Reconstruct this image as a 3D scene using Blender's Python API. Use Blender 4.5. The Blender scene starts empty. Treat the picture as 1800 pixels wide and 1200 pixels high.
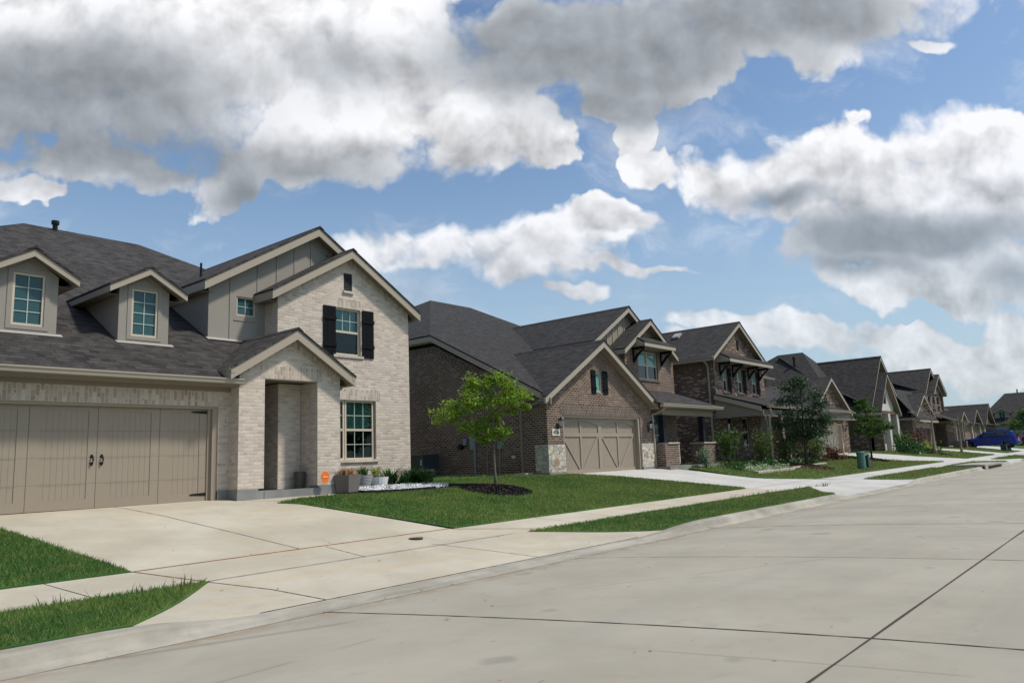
import bpy, math, random
import numpy as np
from mathutils import Vector, Matrix
from mathutils.geometry import tessellate_polygon
R = math.radians
SC = bpy.context.scene
COL = SC.collection

# ------------------------------------------------------------------ camera
H, P, RO = R(40.026), R(8.970), R(-2.296)
fw = Vector((math.cos(H)*math.cos(P), math.sin(H)*math.cos(P), math.sin(P)))
ri = Vector((math.sin(H), -math.cos(H), 0)); up = ri.cross(fw)
cr = math.cos(RO)*ri + math.sin(RO)*up
cu = -math.sin(RO)*ri + math.cos(RO)*up
cam = bpy.data.objects.new('camera', bpy.data.cameras.new('camera'))
cam.matrix_world = Matrix(((cr.x, cu.x, -fw.x, 0), (cr.y, cu.y, -fw.y, 0), (cr.z, cu.z, -fw.z, 0), (0, 0, 0, 1)))
cam.data.sensor_width = 36; cam.data.lens = 1340.5/1800*36
cam.data.clip_end = 3000; cam.data.clip_start = .05
COL.objects.link(cam); SC.camera = cam

# ------------------------------------------------------------------ sun, exposure
SUN_AZ = Vector((.42, -.62, 0)).normalized(); SUN_EL = R(56)
sd = Vector((SUN_AZ.x*math.cos(SUN_EL), SUN_AZ.y*math.cos(SUN_EL), math.sin(SUN_EL)))
sun = bpy.data.objects.new('sun', bpy.data.lights.new('sun', 'SUN'))
sun.data.energy = 3.6; sun.data.angle = R(5); sun.data.color = (1, .93, .82)
sun.rotation_euler = (-sd).to_track_quat('-Z', 'Y').to_euler()
COL.objects.link(sun)
SC.view_settings.view_transform = 'Standard'; SC.view_settings.look = 'None'
SC.view_settings.exposure = .05; SC.view_settings.gamma = 1

# ------------------------------------------------------------------ node helper
class NT:
    def __init__(s, tree): s.t = tree; s.n = tree.nodes; s.l = tree.links
    def new(s, ty, **k):
        n = s.n.new(ty)
        for a, b in k.items(): setattr(n, a, b)
        return n
    def put(s, sock, v):
        if hasattr(v, 'is_output') or isinstance(v, bpy.types.NodeSocket): s.l.new(v, sock)
        elif v is not None: sock.default_value = v
    def m(s, op, a, b=None, c=None, clamp=False):
        n = s.new('ShaderNodeMath', operation=op, use_clamp=clamp)
        s.put(n.inputs[0], a)
        if b is not None: s.put(n.inputs[1], b)
        if c is not None: s.put(n.inputs[2], c)
        return n.outputs[0]
    def vm(s, op, a, b=None):
        n = s.new('ShaderNodeVectorMath', operation=op); s.put(n.inputs[0], a)
        if b is not None: s.put(n.inputs['Scale'] if op == 'SCALE' else n.inputs[1], b)
        return n.outputs['Value'] if op in ('DOT_PRODUCT', 'LENGTH') else n.outputs[0]
    def mix(s, f, a, b, bt='MIX'):
        n = s.new('ShaderNodeMix', data_type='RGBA', blend_type=bt)
        s.put(n.inputs[0], f); s.put(n.inputs[6], a); s.put(n.inputs[7], b); return n.outputs[2]
    def noise(s, vec, scale, detail=4, rough=.55, dist=0, dim='3D', w=None):
        n = s.new('ShaderNodeTexNoise', noise_dimensions=dim)
        s.put(n.inputs['Vector'], vec); n.inputs['Scale'].default_value = scale
        n.inputs['Detail'].default_value = detail; n.inputs['Roughness'].default_value = rough
        n.inputs['Distortion'].default_value = dist
        return n.outputs['Fac']
    def ramp(s, f, stops, interp='LINEAR'):
        n = s.new('ShaderNodeValToRGB'); s.put(n.inputs[0], f); e = n.color_ramp.elements
        n.color_ramp.interpolation = interp
        while len(e) < len(stops): e.new(1)
        for i, (p, c) in enumerate(stops):
            e[i].position = p; e[i].color = (c, c, c, 1) if not hasattr(c, '__len__') else (*c, 1)
        return n.outputs[0]
    def mr(s, f, a, b, c=0, d=1, smooth=True):
        n = s.new('ShaderNodeMapRange', interpolation_type='SMOOTHSTEP' if smooth else 'LINEAR')
        s.put(n.inputs[0], f)
        for i, v in enumerate((a, b, c, d)): s.put(n.inputs[i+1], v)
        return n.outputs[0]

# ------------------------------------------------------------------ sky
W = bpy.data.worlds.new('World'); SC.world = W; W.use_nodes = True
t = NT(W.node_tree); t.n.clear()
tc = t.new('ShaderNodeTexCoord').outputs['Generated']
d = t.vm('NORMALIZE', tc)
sk = t.new('ShaderNodeTexSky', sky_type='NISHITA', sun_disc=False)
sk.sun_elevation = SUN_EL; sk.sun_rotation = math.atan2(SUN_AZ.x, SUN_AZ.y)
sk.air_density = 1.0; sk.dust_density = 1.6; sk.ozone_density = 1.5; sk.altitude = 200
# frame fixed in the world (compass bearing of the street corner), used to place the clouds
dc = t.m('MAXIMUM', t.m('ABSOLUTE', t.vm('DOT_PRODUCT', d, tuple(fw))), .05)
U = t.m('ADD', t.m('MULTIPLY', t.m('DIVIDE', t.vm('DOT_PRODUCT', d, tuple(cr)), dc), 1.3405), .9)
V = t.m('SUBTRACT', .6, t.m('MULTIPLY', t.m('DIVIDE', t.vm('DOT_PRODUCT', d, tuple(cu)), dc), 1.3405))
comb = t.new('ShaderNodeCombineXYZ'); t.put(comb.inputs[0], U); t.put(comb.inputs[1], V)
UV0 = comb.outputs[0]
wn = t.new('ShaderNodeTexNoise', noise_dimensions='2D'); t.put(wn.inputs['Vector'], UV0); wn.inputs['Scale'].default_value = 4
wn.inputs['Detail'].default_value = 4; wn.inputs['Roughness'].default_value = .58
wv_ = t.vm('SUBTRACT', wn.outputs['Color'], (.5, .5, .5))
UV = t.vm('ADD', UV0, t.vm('SCALE', wv_, .15))
def blob(vec, cx, cy, rx, ry, rot=0, amp=1.):
    mp = t.new('ShaderNodeMapping', vector_type='TEXTURE'); t.put(mp.inputs[0], vec)
    mp.inputs[1].default_value = (cx/1000, cy/1000, 0); mp.inputs[2].default_value = (0, 0, R(rot))
    mp.inputs[3].default_value = (rx/1000, ry/1000, 1)
    return t.m('MULTIPLY_ADD', t.vm('LENGTH', mp.outputs[0]), -amp, 1.0*amp+.0)
def union(bl, vec, k=.2):
    o = None
    for b in bl:
        f = blob(vec, *b)
        if o is None: o = f
        else:
            n = t.new('ShaderNodeMath', operation='SMOOTH_MAX'); t.put(n.inputs[0], o); t.put(n.inputs[1], f)
            n.inputs[2].default_value = k; o = n.outputs[0]
    return o
CL = [(120, 90, 560, 250), (560, 60, 360, 210), (690, 110, 330, 190, 12), (870, 240, 190, 100, 8), (590, 235, 260, 100),
      (410, 310, 110, 105, 10, .8), (160, 290, 240, 55, 0, .9), (960, 280, 90, 60, -10, .8),
      (1000, 90, 260, 125, 5), (1260, 40, 460, 120), (1180, 120, 250, 100, -8), (1480, -5, 320, 85), (1060, 190, 70, 40, 0, .6),
      (1330, 330, 190, 85, 8), (1490, 310, 250, 105, 6), (1700, 240, 180, 105, -18), (1750, 330, 280, 150, 0), (1560, 420, 260, 90, -4),
      (740, 435, 230, 60, -4), (935, 445, 200, 78, -8), (1080, 385, 125, 60, -14), (1060, 466, 180, 18, -5, .8), (900, 490, 90, 30, 0, .7),
      (1005, 517, 62, 24), (1142, 282, 55, 42, 20), (1120, 232, 30, 62, 12, .8), (1640, 58, 75, 24, -8), (30, 328, 90, 26, 5),
      (1290, 572, 170, 40, 3), (1420, 600, 130, 34, 5), (1240, 610, 150, 30, 0, .8),
      (1610, 510, 260, 60, 2), (1760, 480, 180, 90, 0), (1620, 600, 220, 34, 0, .8), (1690, 640, 230, 60, 0, .8), (1512, 222, 40, 18),
      (1790, 580, 110, 60, 0, .8), (1400, 430, 60, 34, 10), (1160, 455, 90, 14, 0, .7)]
fld = union(CL, UV)
def puffs(vec, det, ro=.6):
    a = t.noise(vec, 7, det, ro, 0, '2D')
    v = t.new('ShaderNodeTexVoronoi', feature='F1', voronoi_dimensions='2D'); t.put(v.inputs['Vector'], vec)
    v.inputs['Scale'].default_value = 11; v.inputs['Detail'].default_value = 3; v.inputs['Roughness'].default_value = .55
    return t.m('ADD', t.m('MULTIPLY', a, .7), t.m('MULTIPLY', t.m('SUBTRACT', 1, v.outputs['Distance']), .3))
UVp = t.vm('ADD', UV0, t.vm('SCALE', wv_, .06))
p0 = puffs(UVp, 8)
p1 = puffs(t.vm('ADD', UVp, (.016, -.030, 0)), 5, .5)
pz = t.m('SUBTRACT', p0, .53)
dens = t.m('MULTIPLY_ADD', pz, 1.45, t.m('MINIMUM', t.m('MULTIPLY_ADD', fld, 1.85, -.2), .8))
soft = t.noise(UV0, 3.2, 3, .5, 0, '2D')
cov = t.m('POWER', t.mr(dens, -.06, t.m('MULTIPLY_ADD', t.mr(soft, .35, .65), .42, .16)), .85)
mpv = t.new('ShaderNodeMapping'); t.put(mpv.inputs[0], UV); mpv.inputs[3].default_value = (1, 2.1, 1)
veil = t.m('MULTIPLY', t.mr(t.noise(mpv.outputs[0], 3.4, 7, .62, 0, '2D'), .46, .80), .5)
cov = t.m('MAXIMUM', cov, veil)
emb = t.m('SUBTRACT', puffs(UVp, 5, .5), p1)
BG = [CL[i] for i in (0, 2, 3, 4, 14, 15, 16, 19, 20, 21)]
big = t.m('MAXIMUM', t.m('MINIMUM', t.m('SUBTRACT', union(BG, t.vm('ADD', UV, (-.012, .05, 0)), .3), union(BG, UV, .3)), .3), -.4)
DK = [(110, 175, 370, 140), (250, 270, 260, 60), (0, 240, 200, 80), (560, 290, 260, 45, 0, .4), (430, 340, 80, 80, 0, .7),
      (960, 90, 230, 110), (1120, 95, 330, 120), (1350, 30, 340, 85), (1090, 190, 170, 45, 0, .8),
      (1590, 418, 260, 48, -5), (1370, 350, 110, 22, 0, .6), (1500, 470, 150, 30, 0, .6), (1790, 490, 100, 40, 0, .5),
      (600, 120, 120, 50, 0, .3)]
UVd = t.vm('ADD', UV0, t.vm('SCALE', wv_, .10))
dk = t.mr(t.m('MULTIPLY_ADD', pz, .2, union(DK, UVd, .4)), -.3, .55)
br = t.m('MULTIPLY_ADD', emb, .95, t.m('MULTIPLY_ADD', big, .5, .88))
br = t.m('MULTIPLY_ADD', t.m('SUBTRACT', soft, .5), .2, br)
br = t.m('MULTIPLY_ADD', t.mr(dens, .35, 1.2), -.05, br)
br = t.mix(t.m('MULTIPLY', dk, .75), br, (.84, .84, .84, 1))
br = t.m('MINIMUM', t.m('MAXIMUM', br, .42), 1.0)
br = t.m('MULTIPLY', br, t.m('SUBTRACT', 1, t.m('MULTIPLY', dk, t.m('MULTIPLY_ADD', emb, -.2, .58))))
cl = t.vm('SCALE', t.mix(dk, (.98, .98, 1.0, 1), (.90, .97, 1.05, 1)), br)
sep = t.new('ShaderNodeSeparateXYZ'); t.put(sep.inputs[0], d)
hz = t.m('SUBTRACT', 1, t.mr(t.m('ABSOLUTE', sep.outputs[2]), 0, .45))
sky = t.vm('MULTIPLY', sk.outputs[0], (.118, .132, .138))
sky = t.mix(t.m('MULTIPLY', hz, .72), sky, (.44, .56, .655, 1))
out = t.mix(t.m('MULTIPLY', cov, t.m('MULTIPLY_ADD', hz, -.34, .98)), sky, cl)
bg = t.new('ShaderNodeBackground'); t.put(bg.inputs[0], out); bg.inputs[1].default_value = 1.0
W.cycles.sampling_method = 'MANUAL'; W.cycles.sample_map_resolution = 256
SC.cycles.max_bounces = 6; SC.cycles.diffuse_bounces = 3; SC.cycles.glossy_bounces = 3; SC.cycles.transparent_max_bounces = 12
wo = t.new('ShaderNodeOutputWorld'); t.l.new(bg.outputs[0], wo.inputs[0])

# ------------------------------------------------------------------ materials
MT = {}
def mat(name, fn=None, col=(.5, .5, .5), rough=.7, metal=0, spec=.3):
    if name in MT: return MT[name]
    m = bpy.data.materials.new(name); m.use_nodes = True
    t = NT(m.node_tree); b = t.n['Principled BSDF']
    b.inputs['Base Color'].default_value = (*col, 1); b.inputs['Roughness'].default_value = rough
    b.inputs['Metallic'].default_value = metal; b.inputs['Specular IOR Level'].default_value = spec
    if fn: fn(t, b)
    MT[name] = m; return m
def uvn(t): return t.new('ShaderNodeUVMap').outputs[0]
def objc(t): return t.new('ShaderNodeNewGeometry').outputs['Position']
def bump(t, b, h, st, dist=.01):
    n = t.new('ShaderNodeBump'); t.put(n.inputs['Height'], h); n.inputs['Strength'].default_value = st
    n.inputs['Distance'].default_value = dist; t.l.new(n.outputs[0], b.inputs['Normal'])
def brickf(c1, c2, mort, spots, vert=False, rowh=.077, bw=.21, ms=.011, bias=0., spotc=(.05, .04, .035, 1), light=None):
    def f(t, b):
        u = uvn(t)
        if vert:
            mp = t.new('ShaderNodeMapping'); t.put(mp.inputs[0], u); mp.inputs[2].default_value = (0, 0, R(90)); u = mp.outputs[0]
        wv = t.new('ShaderNodeTexNoise'); t.put(wv.inputs['Vector'], u); wv.inputs['Scale'].default_value = 9
        u2 = t.vm('ADD', u, t.vm('SCALE', t.vm('SUBTRACT', wv.outputs['Color'], (.5, .5, .5)), .008))
        br = t.new('ShaderNodeTexBrick'); t.put(br.inputs['Vector'], u2)
        br.inputs['Scale'].default_value = 1; br.inputs['Brick Width'].default_value = bw
        br.inputs['Row Height'].default_value = rowh; br.inputs['Mortar Size'].default_value = ms
        br.inputs['Mortar Smooth'].default_value = .3; br.inputs['Bias'].default_value = bias
        br.inputs['Color1'].default_value = (0, 0, 0, 1); br.inputs['Color2'].default_value = (1, 1, 1, 1)
        br.inputs['Mortar'].default_value = (.5, .5, .5, 1)
        c = t.ramp(br.outputs['Color'], [(0, c1), (.5, tuple((a+b_)/2 for a, b_ in zip(c1, c2))), (1, c2)] if light is None else [(0, c1), (.45, c2), (.72, c1), (.9, light), (1, light)])
        n = t.noise(u, 30, 5, .7); c = t.mix(t.m('MULTIPLY', n, .55), c, (*[x*.55 for x in c1], 1))
        sp = t.noise(u, 13, 2, .5, .6)
        c = t.mix(t.m('MULTIPLY', t.mr(sp, .68 - spots*.1, .74 - spots*.1), .75), c, spotc)
        big = t.noise(u, .9, 4, .6)
        c = t.mix(t.m('MULTIPLY', t.mr(big, .35, .75), .28), c, (*mort, 1))
        mn = t.noise(u, 3, 3); mc = t.mix(mn, (*[x*.8 for x in mort], 1), (*mort, 1))
        c = t.mix(br.outputs['Fac'], c, mc)
        t.put(b.inputs['Base Color'], c)
        bump(t, b, t.m('ADD', t.m('MULTIPLY', br.outputs['Fac'], -1), t.m('MULTIPLY', n, .5)), .7, .008)
    return f
M_wb = mat('white_brick', brickf((.46, .375, .315), (.70, .62, .53), (.58, .52, .44), .22, ms=.010, spotc=(.13, .08, .06, 1)), rough=.85)
M_wbv = mat('white_brick_soldier', brickf((.36, .27, .22), (.66, .59, .50), (.55, .50, .42), .35, True, ms=.010, spotc=(.17, .09, .07, 1)), rough=.85)
M_bb = mat('brown_brick', brickf((.022, .013, .010), (.095, .056, .041), (.35, .27, .21), .1, ms=.0135, light=(.20, .13, .10)), rough=.85)
M_bbv = mat('brown_brick_soldier', brickf((.03, .02, .017), (.13, .088, .068), (.30, .25, .205), .1, True, ms=.012), rough=.85)
M_mb = mat('mixed_brick', brickf((.035, .022, .018), (.15, .088, .064), (.25, .195, .155), .1, ms=.010, light=(.46, .35, .27)), rough=.85)
M_mbv = mat('mixed_brick_soldier', brickf((.06, .04, .035), (.17, .11, .095), (.24, .2, .18), .1, True), rough=.85)
M_db = mat('russet_brick', brickf((.08, .045, .034), (.21, .125, .095), (.30, .25, .21), .1, ms=.010), rough=.85)
def shing(c1, c2):
    def f(t, b):
        u = uvn(t)
        def br(w, off, ms):
            mp = t.new('ShaderNodeMapping'); t.put(mp.inputs[0], u); mp.inputs[1].default_value = (off, 0, 0)
            k = t.new('ShaderNodeTexBrick', offset=.37, offset_frequency=2); t.put(k.inputs['Vector'], mp.outputs[0])
            k.inputs['Scale'].default_value = 1; k.inputs['Brick Width'].default_value = w; k.inputs['Row Height'].default_value = .145
            k.inputs['Mortar Size'].default_value = ms; k.inputs['Mortar Smooth'].default_value = .4
            k.inputs['Color1'].default_value = (0, 0, 0, 1); k.inputs['Color2'].default_value = (1, 1, 1, 1); k.inputs['Mortar'].default_value = (0, 0, 0, 1)
            return k
        a = br(.26, 0, .010); c_ = br(.19, .07, .0)
        f_ = t.m('MULTIPLY', t.m('ADD', a.outputs['Color'], c_.outputs['Color']), .5)
        n = t.noise(u, 90, 2, .8); bg_ = t.noise(u, .5, 5, .6)
        f_ = t.m('ADD', t.m('MULTIPLY', t.mr(f_, .0, 1.0, smooth=False), .8), t.m('MULTIPLY', n, .2))
        c = t.mix(f_, (*c1, 1), (*c2, 1))
        c = t.mix(t.m('MULTIPLY', t.mr(bg_, .3, .75), .15), c, (*[x*.75 for x in c1], 1))
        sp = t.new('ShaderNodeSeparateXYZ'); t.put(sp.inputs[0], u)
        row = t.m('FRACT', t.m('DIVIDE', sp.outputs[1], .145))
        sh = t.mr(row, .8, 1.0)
        c = t.mix(t.m('MULTIPLY', sh, .72), c, (.008, .008, .008, 1))  # near-black shadow line along each shingle course, painted into the colour
        t.put(b.inputs['Base Color'], c)
        bump(t, b, t.m('ADD', t.m('MULTIPLY', row, -1), t.m('MULTIPLY', f_, .7)), .8, .02)
    return f
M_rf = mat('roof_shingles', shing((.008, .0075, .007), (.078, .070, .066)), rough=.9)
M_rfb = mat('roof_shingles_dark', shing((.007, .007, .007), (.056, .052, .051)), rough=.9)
def stuccof(c):
    def f(t, b):
        u = objc(t); n = t.noise(u, 60, 4, .7); g = t.noise(u, .8, 5, .6)
        t.put(b.inputs['Base Color'], t.mix(g, (*[x*.82 for x in c], 1), (*[x*1.12 for x in c], 1)))
        bump(t, b, n, .35, .01)
    return f
M_st = mat('grey_stucco', stuccof((.285, .262, .228)), rough=.9)
M_st2 = mat('tan_panel', stuccof((.27, .24, .19)), rough=.85)
def woodf(c, sc=3):
    def f(t, b):
        u = uvn(t); mp = t.new('ShaderNodeMapping'); t.put(mp.inputs[0], u); mp.inputs[3].default_value = (1, .15, 1)
        n = t.noise(mp.outputs[0], 25, 4, .6); g = t.noise(u, .7, 3)
        t.put(b.inputs['Base Color'], t.mix(t.m('ADD', t.m('MULTIPLY', n, .5), t.m('MULTIPLY', g, .5)), (*[x*.84 for x in c], 1), (*[x*1.14 for x in c], 1)))
        bump(t, b, n, .12, .004)
    return f
M_trim = mat('tan_trim_paint', woodf((.34, .295, .235)), rough=.55)
M_trimd = mat('taupe_trim_paint', woodf((.225, .19, .15)), rough=.6)
M_gut = mat('beige_gutter_metal', woodf((.33, .29, .235)), rough=.45, spec=.4)
M_gd = mat('taupe_door_paint', woodf((.285, .24, .185)), rough=.5)
M_gdc = mat('cream_door_paint', woodf((.48, .41, .32)), rough=.5)
M_gdw = mat('dark_stained_door', woodf((.07, .05, .042)), rough=.6)
M_win = mat('almond_window_frame', woodf((.52, .46, .36)), rough=.45)
M_mun = mat('pale_muntin', None, (.38, .45, .42), .5)
M_shut = mat('black_shutter_paint', woodf((.006, .007, .010)), rough=.8, spec=.1)
M_blk = mat('black_metal', None, (.01, .01, .011), .45, .3)
M_nt = mat('navy_post_stain', woodf((.010, .013, .022)), rough=.6, spec=.2)
M_brn = mat('brown_beam_stain', woodf((.10, .055, .038)), rough=.6)
M_fl = mat('metal_flashing', None, (.40, .385, .35), .5, .2)
def concf(c1, c2, st=(.3, .26, .2), joint=None, sc=1, stain=.3, tire=False):
    def f(t, b):
        u = objc(t); n = t.noise(u, 120, 3, .7); g = t.noise(u, .55*sc, 6, .62); g2 = t.noise(u, 2.4*sc, 6, .65, .4)
        mp = t.new('ShaderNodeMapping'); t.put(mp.inputs[0], u); mp.inputs[3].default_value = (.28, 2.2, 1)
        s = t.noise(mp.outputs[0], 1.3, 5, .6, .3)
        c = t.mix(t.mr(g, .3, .72), (*c1, 1), (*c2, 1))
        c = t.mix(t.m('MULTIPLY', t.mr(s, .45, .75), stain), c, (*st, 1))
        c = t.mix(t.m('MULTIPLY', t.mr(g2, .52, .78), .35), c, (*[x*.72 for x in c1], 1))
        c = t.mix(t.m('MULTIPLY', n, .22), c, (*[x*.6 for x in c1], 1))
        pk = t.noise(u, 9, 2, .5)
        c = t.mix(t.m('MULTIPLY', t.mr(pk, .74, .78), .5), c, (.12, .1, .08, 1))
        if tire:
            mp2 = t.new('ShaderNodeMapping'); t.put(mp2.inputs[0], u); mp2.inputs[3].default_value = (.05, .9, 1)
            tr = t.noise(mp2.outputs[0], 1.6, 4, .55)
            c = t.mix(t.m('MULTIPLY', t.mr(tr, .48, .68), .18), c, (.20, .20, .205, 1))
        if tire:
            sy = t.new('ShaderNodeSeparateXYZ'); t.put(sy.inputs[0], u); dn = t.noise(u, 3, 5, .7)
            band = t.m('MULTIPLY', t.mr(sy.outputs[1], 7.0, 7.5), t.mr(dn, .38, .6))
            c = t.mix(t.m('MULTIPLY', band, .7), c, (.25, .19, .12, 1))
            v = t.new('ShaderNodeTexVoronoi', feature='DISTANCE_TO_EDGE'); t.put(v.inputs['Vector'], t.vm('ADD', u, t.vm('SCALE', t.new('ShaderNodeTexNoise').outputs['Color'], .0))); v.inputs['Scale'].default_value = .16
            ck = t.m('MULTIPLY', t.mr(v.outputs['Distance'], .0035, .0015, 0, 1), t.mr(t.noise(u, .35, 2), .52, .56))
            c = t.mix(t.m('MULTIPLY', ck, .3), c, (.10, .085, .07, 1))
            oil = t.noise(u, 1.1, 2, .5); c = t.mix(t.m('MULTIPLY', t.mr(oil, .70, .76), .3), c, (.09, .085, .08, 1))
        t.put(b.inputs['Base Color'], c); bump(t, b, t.m('ADD', n, g2), .25, .004)
    return f
M_road = mat('road_concrete', concf((.305, .283, .23), (.37, .345, .286), (.37, .33, .245), tire=True), rough=.9)
M_drv = mat('driveway_concrete', concf((.38, .345, .272), (.50, .465, .38), (.47, .36, .22), stain=.6), rough=.9)
M_drv2 = mat('pale_driveway_concrete', concf((.42, .41, .38), (.54, .53, .50), (.42, .42, .42)), rough=.9)
M_kerb = mat('kerb_concrete', concf((.29, .27, .225), (.42, .395, .335), (.17, .155, .13), sc=2.5, stain=.75), rough=.9)
M_fnd = mat('foundation_concrete', concf((.17, .175, .17), (.27, .27, .255), (.2, .2, .2), sc=2), rough=.9)
M_jnt = mat('joint_filler', None, (.055, .042, .035), .9)
M_rust = mat('rusty_joint_filler', None, (.20, .085, .05), .9)
M_wall_in = mat('interior_dark', None, (.03, .03, .03), .9)
def stonef(t, b):
    u = uvn(t); v = t.new('ShaderNodeTexVoronoi', feature='DISTANCE_TO_EDGE'); w = t.new('ShaderNodeTexVoronoi')
    uu = t.vm('ADD', u, t.vm('SCALE', t.new('ShaderNodeTexNoise').outputs['Color'], 0.0))
    mp = t.new('ShaderNodeMapping'); t.put(mp.inputs[0], u); mp.inputs[3].default_value = (1, 1.5, 1)
    for k in (v, w): t.put(k.inputs['Vector'], mp.outputs[0]); k.inputs['Scale'].default_value = 4.6
    sp = t.new('ShaderNodeSeparateColor'); t.put(sp.inputs[0], w.outputs['Color'])
    c = t.ramp(sp.outputs[0], [(0, (.52, .46, .36)), (.35, (.66, .62, .53)), (.62, (.40, .37, .33)), (.84, (.68, .62, .50)), (.93, (.40, .26, .15))])
    n = t.noise(u, 25, 5, .7); c = t.mix(t.m('MULTIPLY', n, .35), c, (.25, .22, .18, 1))
    e = t.mr(v.outputs['Distance'], .0, .05)
    c = t.mix(e, (.42, .38, .31, 1), c); t.put(b.inputs['Base Color'], c)
    bump(t, b, t.m('ADD', t.m('MULTIPLY', e, 1.5), n), .9, .03)
M_stone = mat('limestone_veneer', stonef, rough=.9)
M_wst = mat('white_stone', stuccof((.50, .48, .43)), rough=.9)
def glassf(c, r=.06):
    def f(t, b):
        u = objc(t); n = t.noise(u, .9, 2)
        b.inputs['Roughness'].default_value = r
        t.put(b.inputs['Base Color'], t.mix(n, (*[x*.75 for x in c], 1), (*[x*1.2 for x in c], 1)))
        bump(t, b, n, .06, .05)
    return f
M_gl = mat('teal_window_glass', glassf((.03, .085, .092)), spec=.35)
M_glk = mat('dark_window_glass', glassf((.012, .022, .024)), spec=.6)
M_glc = mat('pale_curtained_glass', glassf((.13, .30, .28)), spec=.5)
def seeglass(t, b):
    tr = t.new('ShaderNodeBsdfTransparent'); tr.inputs[0].default_value = (.52, .66, .66, 1)
    gl = t.new('ShaderNodeBsdfGlossy'); gl.inputs['Roughness'].default_value = .02; gl.inputs[0].default_value = (.75, .9, .9, 1)
    lw = t.new('ShaderNodeFresnel'); lw.inputs[0].default_value = 1.55
    mx = t.new('ShaderNodeMixShader'); t.put(mx.inputs[0], t.m('ADD', t.m('MULTIPLY', lw.outputs[0], .35), .03, clamp=True))
    t.l.new(tr.outputs[0], mx.inputs[1]); t.l.new(gl.outputs[0], mx.inputs[2])
    t.l.new(mx.outputs[0], t.n['Material Output'].inputs[0])
M_gls = mat('clear_window_glass', seeglass)
def seeglass2(t, b):
    seeglass(t, b); t.n['Transparent BSDF'].inputs[0].default_value = (.12, .19, .18, 1)
M_glsd = mat('screened_window_glass', seeglass2)
M_cur = mat('sheer_curtain', None, (.62, .68, .66), .9)
def leaff(c1, c2, tr=.35):
    def f(t, b):
        u = objc(t); oi = t.new('ShaderNodeNewGeometry').outputs['Random Per Island']
        g = t.noise(u, 2.2, 3)
        c = t.mix(t.m('ADD', t.m('MULTIPLY', oi, .6), t.m('MULTIPLY', g, .4)), (*c1, 1), (*c2, 1))
        t.put(b.inputs['Base Color'], c)
        if tr:
            ts = t.new('ShaderNodeBsdfTranslucent'); t.put(ts.inputs[0], t.mix(.5, c, (*[x*1.3 for x in c2], 1)))
            mx = t.new('ShaderNodeMixShader'); mx.inputs[0].default_value = tr
            t.l.new(b.outputs[0], mx.inputs[1]); t.l.new(ts.outputs[0], mx.inputs[2])
            t.l.new(mx.outputs[0], t.n['Material Output'].inputs[0])
    return f
M_lf1 = mat('lime_green_leaves', leaff((.09, .18, .014), (.26, .38, .04), .35), rough=.6)
M_lf2 = mat('dark_oak_leaves', leaff((.012, .035, .012), (.045, .09, .03), .15), rough=.5)
M_lf3 = mat('mid_green_leaves', leaff((.03, .075, .014), (.10, .18, .032), .3), rough=.6)
M_lf4 = mat('silvery_leaves', leaff((.10, .15, .10), (.26, .32, .22), .2), rough=.7)
M_lf5 = mat('deep_green_leaves', leaff((.012, .05, .012), (.05, .13, .025), .2), rough=.35)
M_lf6 = mat('olive_leaves', leaff((.04, .065, .014), (.11, .155, .035), .3), rough=.6)
M_lf7 = mat('yellow_green_leaves', leaff((.16, .22, .03), (.34, .40, .08), .3), rough=.6)
M_red = mat('russet_leaves', leaff((.06, .03, .015), (.17, .06, .035), .2), rough=.6)
M_mulb = mat('brown_mulch', leaff((.05, .028, .016), (.17, .10, .06), 0), rough=.9)
M_dry = mat('dry_brown_leaves', leaff((.22, .11, .05), (.48, .30, .17), .2), rough=.8)
M_wf = mat('white_flowers', leaff((.10, .18, .05), (.55, .62, .42), .2), rough=.7)
def barkf(c):
    def f(t, b):
        u = objc(t); mp = t.new('ShaderNodeMapping'); t.put(mp.inputs[0], u); mp.inputs[3].default_value = (1, 1, .25)
        n = t.noise(mp.outputs[0], 40, 4, .7)
        t.put(b.inputs['Base Color'], t.mix(n, (*[x*.5 for x in c], 1), (*[x*1.4 for x in c], 1))); bump(t, b, n, .6, .01)
    return f
M_bk = mat('grey_bark', barkf((.15, .12, .095)), rough=.9)
M_bkp = mat('pale_bark', barkf((.30, .25, .20)), rough=.9)
M_bkd = mat('dark_bark', barkf((.05, .04, .034)), rough=.9)
def grassf(k=1.):
    def f(t, b):
        u = objc(t); g = t.noise(u, .45, 5, .6); g2 = t.noise(u, 2.2, 4, .65); g3 = t.noise(u, 26, 2, .6)
        c = t.mix(t.mr(g, .36, .66), (.028*k, .085*k, .016*k, 1), (.068*k, .13*k, .024*k, 1))
        c = t.mix(t.m('MULTIPLY', t.mr(g2, .5, .75), .6), c, (.13*k, .165*k, .045*k, 1))
        c = t.mix(t.m('MULTIPLY', g3, .4), c, (.02, .05, .01, 1))
        t.put(b.inputs['Base Color'], c)
    return f
M_gr = mat('grass_turf', grassf(1.15), rough=.9)
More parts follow.
